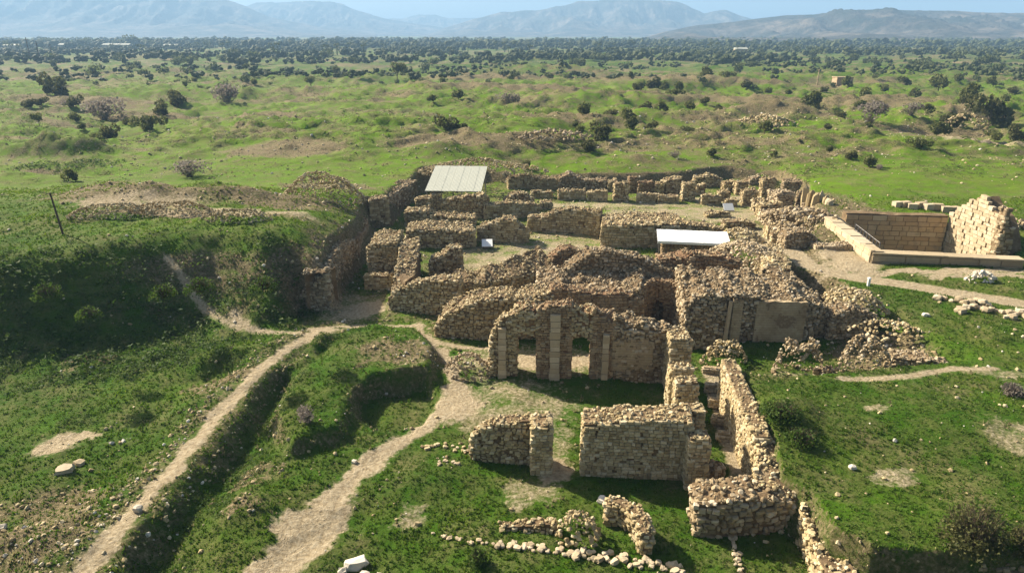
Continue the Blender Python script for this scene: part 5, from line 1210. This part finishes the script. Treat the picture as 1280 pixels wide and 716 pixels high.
def mount_mat():
    m, n, b = mat_new('mountain_rock')
    c = ramp(n, noise_fac(n, .009, 8, .65), [(.38, (.02, .028, .02)), (.5, (.06, .056, .045)), (.62, (.17, .14, .11))])
    n.links.new(c, b.inputs['Base Color']); b.inputs['Roughness'].default_value = 1.0; bump(n, b, noise_fac(n, .012, 7, .7), 1.0, 40); return m
M['mount'] = mount_mat()
def mountain(name, label, D, depth, crest, seed, rough=1.0, pw=1.5):
    px = np.linspace(crest[0][0], crest[-1][0], 420); cy = np.interp(px, [c[0] for c in crest], [c[1] for c in crest])
    nv = 90; V = []
    sl = D * cP
    X0 = (px - 640) / FPX * sl; H0 = np.array([ZAT(D, q) for q in cy])
    for j in range(nv + 1):
        f = j / nv; Yj = D - depth * .6 + depth * f; g = np.where(f < .6, (f / .6) ** pw, 1 - ((f - .6) / .4) ** 1.5)
        X = X0 * (Yj / D); n1 = fbm(X / (depth * .16), np.full_like(X, Yj / (depth * .3)), seed, 6, .55); rd = np.abs(fbm(X / (depth * .09), np.full_like(X, Yj / (depth * .4)), seed + 3, 5, .55))
        a = 4 * g * (1 - g) * 1.25
        Z = H0 * g * (1 + a * (n1 * .7 - rd * 1.1) * rough) + H0 * .05 * g * fbm(X / 90, np.full_like(X, Yj / 150), seed + 9, 5, .6); V.append(np.stack([X, np.full_like(X, Yj), np.maximum(Z, -5) + 3 - 3 * g], -1))
    V = np.stack(V); I = np.arange(V.shape[0] * V.shape[1]).reshape(V.shape[:2]); Q = np.stack([I[:-1, :-1], I[:-1, 1:], I[1:, 1:], I[1:, :-1]], -1).reshape(-1, 4)
    tag(link(name, raw_mesh(name, V.reshape(-1, 3), Q, M['mount'], True)), label, None, None, 'structure')
mountain('mountain_range', 'rugged blue mountain range at the right', 2500, 2300, [(790, 52), (830, 40), (870, 32), (905, 29), (937, 25), (977, 20), (1014, 18), (1047, 13), (1075, 15), (1108, 12), (1145, 14), (1188, 14), (1235, 17), (1280, 16), (1400, 20), (1560, 30)], 11, 1.3, 2.1)
mountain('mountain_range', 'broad hazy blue mountain in the middle', 4700, 2000, [(520, 50), (560, 34), (594, 24), (628, 15), (675, 13), (700, 8), (722, 2), (760, -1), (800, -1), (842, 2), (856, 7), (878, 17), (890, 14), (905, 13), (920, 19), (938, 24), (990, 32), (1080, 40)], 12, .7)
mountain('mountain_range', 'far pale ridge in the gap between the mountains', 6500, 1500, [(440, 30), (480, 24), (507, 23), (524, 18), (545, 19), (561, 23), (600, 23), (640, 30), (700, 35)], 13, .5)
mountain('mountain_range', 'pale hazy mountain left of the middle', 5400, 2000, [(250, 30), (290, 14), (325, 4), (360, 2), (415, 2), (432, 6), (447, 13), (480, 23), (520, 30), (600, 40)], 14, .6)
mountain('mountain_range', 'large hazy mountain filling the left skyline', 4400, 2000, [(-420, -20), (-200, -22), (-50, -18), (120, -14), (230, -8), (288, 0), (310, 8), (340, 22), (400, 34), (470, 42)], 15, .6)

# ------------------------------------------------------------------ small cover: grass, weeds, stones on the ground
def field_points(n, y0, y1, seed, xlim=1.02):
    r = np.random.default_rng(seed); Y = (r.random(n) * (y1 ** .35 - y0 ** .35) + y0 ** .35) ** (1 / .35); X = r.uniform(-xlim, xlim, n) * (Y * .78 + 8); return X, Y
def cover_at(X, Y):
    e = .4; Z = ground_h(X, Y); gx = (ground_h(X + e, Y) - Z) / e; gy = (ground_h(X, Y + e) - Z) / e; nz = 1 / np.sqrt(1 + gx * gx + gy * gy)
    return (Z, *cover(X, Y, nz)[:3], nz)
def upright(n, sz, hz):
    th = RNG.uniform(0, 6.28, n); m = np.zeros((n, 3, 3)); c, s_ = np.cos(th) * sz, np.sin(th) * sz; m[:, 0, 0] = c; m[:, 0, 1] = -s_; m[:, 1, 0] = s_; m[:, 1, 1] = c; m[:, 2, 2] = hz; return m
def scatter():
    X, Y = field_points(110000, 24, 95, 1); Z, di, sc, lu, nz = cover_at(X, Y); g = fbm(X / 5, Y / 5, 303, 4, .6)
    k = (di < .3) & (RNG.random(len(X)) > di * 1.6 + sc * .8) & (nz > .6) & (RNG.random(len(X)) < .75 + .6 * g); X, Y, Z, g, lu = X[k], Y[k], Z[k], g[k], lu[k]; n = len(X); sz = RNG.uniform(.11, .25, n) * (1 + Y / 120)
    hz = sz * RNG.uniform(.45, 1.0, n) * (.75 + .5 * fbm(X / 2.5, Y / 2.5, 301, 3)); pid = RNG.integers(0, 8, n); mm = upright(n, sz, hz); p = np.stack([X, Y, Z], -1)
    fr = (lu + .5 * g + RNG.uniform(-.25, .25, n)) > .42
    for sel, mk, lab in ((~fr, 'grass', 'short deep green grass over the ruin field'), (fr, 'fresh_grass', 'fresh yellow green grass over the ruin field')):
        tag(link('grass', joined('grass', TUFTS, pid[sel], p[sel], mm[sel], M[mk])), lab, None, None, 'stuff')
    X, Y = field_points(90000, 24, 130, 2); Z, di, sc, lu, nz = cover_at(X, Y); f = fbm(X / 3.2, Y / 3.2, 311, 4, .6); ms = mound_side(X, Y)
    k = (f + np.clip(1 - nz - .06, 0, 1) * 1.6 + ms * .75 + .6 * dpoly(X, Y, TRENCH, 1.8, 1.0) > .44) & (di < .35); X, Y, Z, ms = X[k], Y[k], Z[k], ms[k]; n = len(X); sz = RNG.uniform(.16, .42, n) * (1 + Y / 160) * (1 + 2.2 * ms * RNG.random(n) ** 2)
    tag(link('weeds', joined('weeds', HERBS, RNG.integers(0, 8, n), np.stack([X, Y, Z], -1), upright(n, sz, sz * RNG.uniform(.5, .95, n)), M['herb'])), 'dark leafy weeds on banks and hollows', None, None, 'stuff')
    X, Y = field_points(42000, 95, 420, 12, 1.05); Z, di, sc, lu, nz = cover_at(X, Y); f = fbm(X / 16, Y / 10, 312, 5, .65); k = (f + sc * .25 + np.clip(1 - nz - .01, 0, 1) * 4 > .36); X, Y, Z = X[k], Y[k], Z[k]; n = len(X); sz = RNG.uniform(.4, 1.5, n) * (.6 + Y / 300)
    tag(link('scrub', joined('scrub', HERBS, RNG.integers(0, 8, n), np.stack([X, Y, Z], -1), upright(n, sz, sz * RNG.uniform(.3, .7, n)), M['leaf'])), 'low scrub patches over the hummocky plain', None, None, 'stuff')
    X, Y = field_points(30000, 24, 120, 3); Z, di, sc, lu, nz = cover_at(X, Y); k = ((di < .42) & (RNG.random(len(X)) < (sc * .55 + np.clip(di, 0, .4) * .5 - .03))); X, Y, Z = X[k], Y[k], Z[k]; n = len(X); sz = RNG.uniform(.16, .34, n) * (1 + Y / 160)
    tag(link('dry_grass', joined('dry_grass', TUFTS, RNG.integers(0, 8, n), np.stack([X, Y, Z], -1), upright(n, sz, sz * .8), M['dry_grass'])), 'dry yellow grass stalks at path edges', None, None, 'stuff')
    X, Y = field_points(90000, 24, 200, 4); Z, di, sc, lu, nz = cover_at(X, Y)
    d1, _, side = seg_dist(X, Y, PATH1); near1 = sstep(3.2, 1.3, d1) * sstep(.55, .95, d1) * np.where(side > 0, 1, .25); f = fbm(X / 4, Y / 4, 321, 4, .6)
    pr = .006 + near1 * .75 + sc * .35 + np.clip(di, 0, .5) * .12 + .5 * sstep(.25, .5, f) * .25 + (X > 12) * (Y < 60) * .02
    pr = pr * np.where((di > .55), .08, 1); k = RNG.random(len(X)) < pr; X, Y, Z = X[k], Y[k], Z[k]; n = len(X); sz = (.06 + .19 * RNG.random(n) ** 3.2) * (1 + Y / 110)
    mm = rot_rand(n, .8) * sz[:, None, None]; mm[:, :, 2] *= .7; a = RNG.random(n) < .85
    for sel, mk, lab in ((a, 'stone', 'scattered tan stones on paths and banks'), (~a, 'white_stone', 'scattered pale stones in the grass')):
        tag(link('field_stones', joined('field_stones', ROCKS, RNG.integers(0, 10, sel.sum()), np.stack([X, Y, Z + sz * .12], -1)[sel], mm[sel], M[mk])), lab, None, None, 'stuff')
scatter()

# ------------------------------------------------------------------ the air
m = bpy.data.materials.new('haze_air'); m.use_nodes = True; n = m.node_tree; n.nodes.clear()
v = n.nodes.new('ShaderNodeVolumePrincipled'); v.inputs['Color'].default_value = (.40, .67, 1.0, 1); v.inputs['Density'].default_value = 2.4e-4; v.inputs['Anisotropy'].default_value = 0.1
q = n.nodes.new('ShaderNodeOutputMaterial'); n.links.new(v.outputs[0], q.inputs['Volume'])
s = Solid(); s.box((0, 4200, 175), (26000, 9200, 370)); tag(link('haze', s.mesh('haze', m)), 'pale blue haze over the valley', None, None, 'stuff')
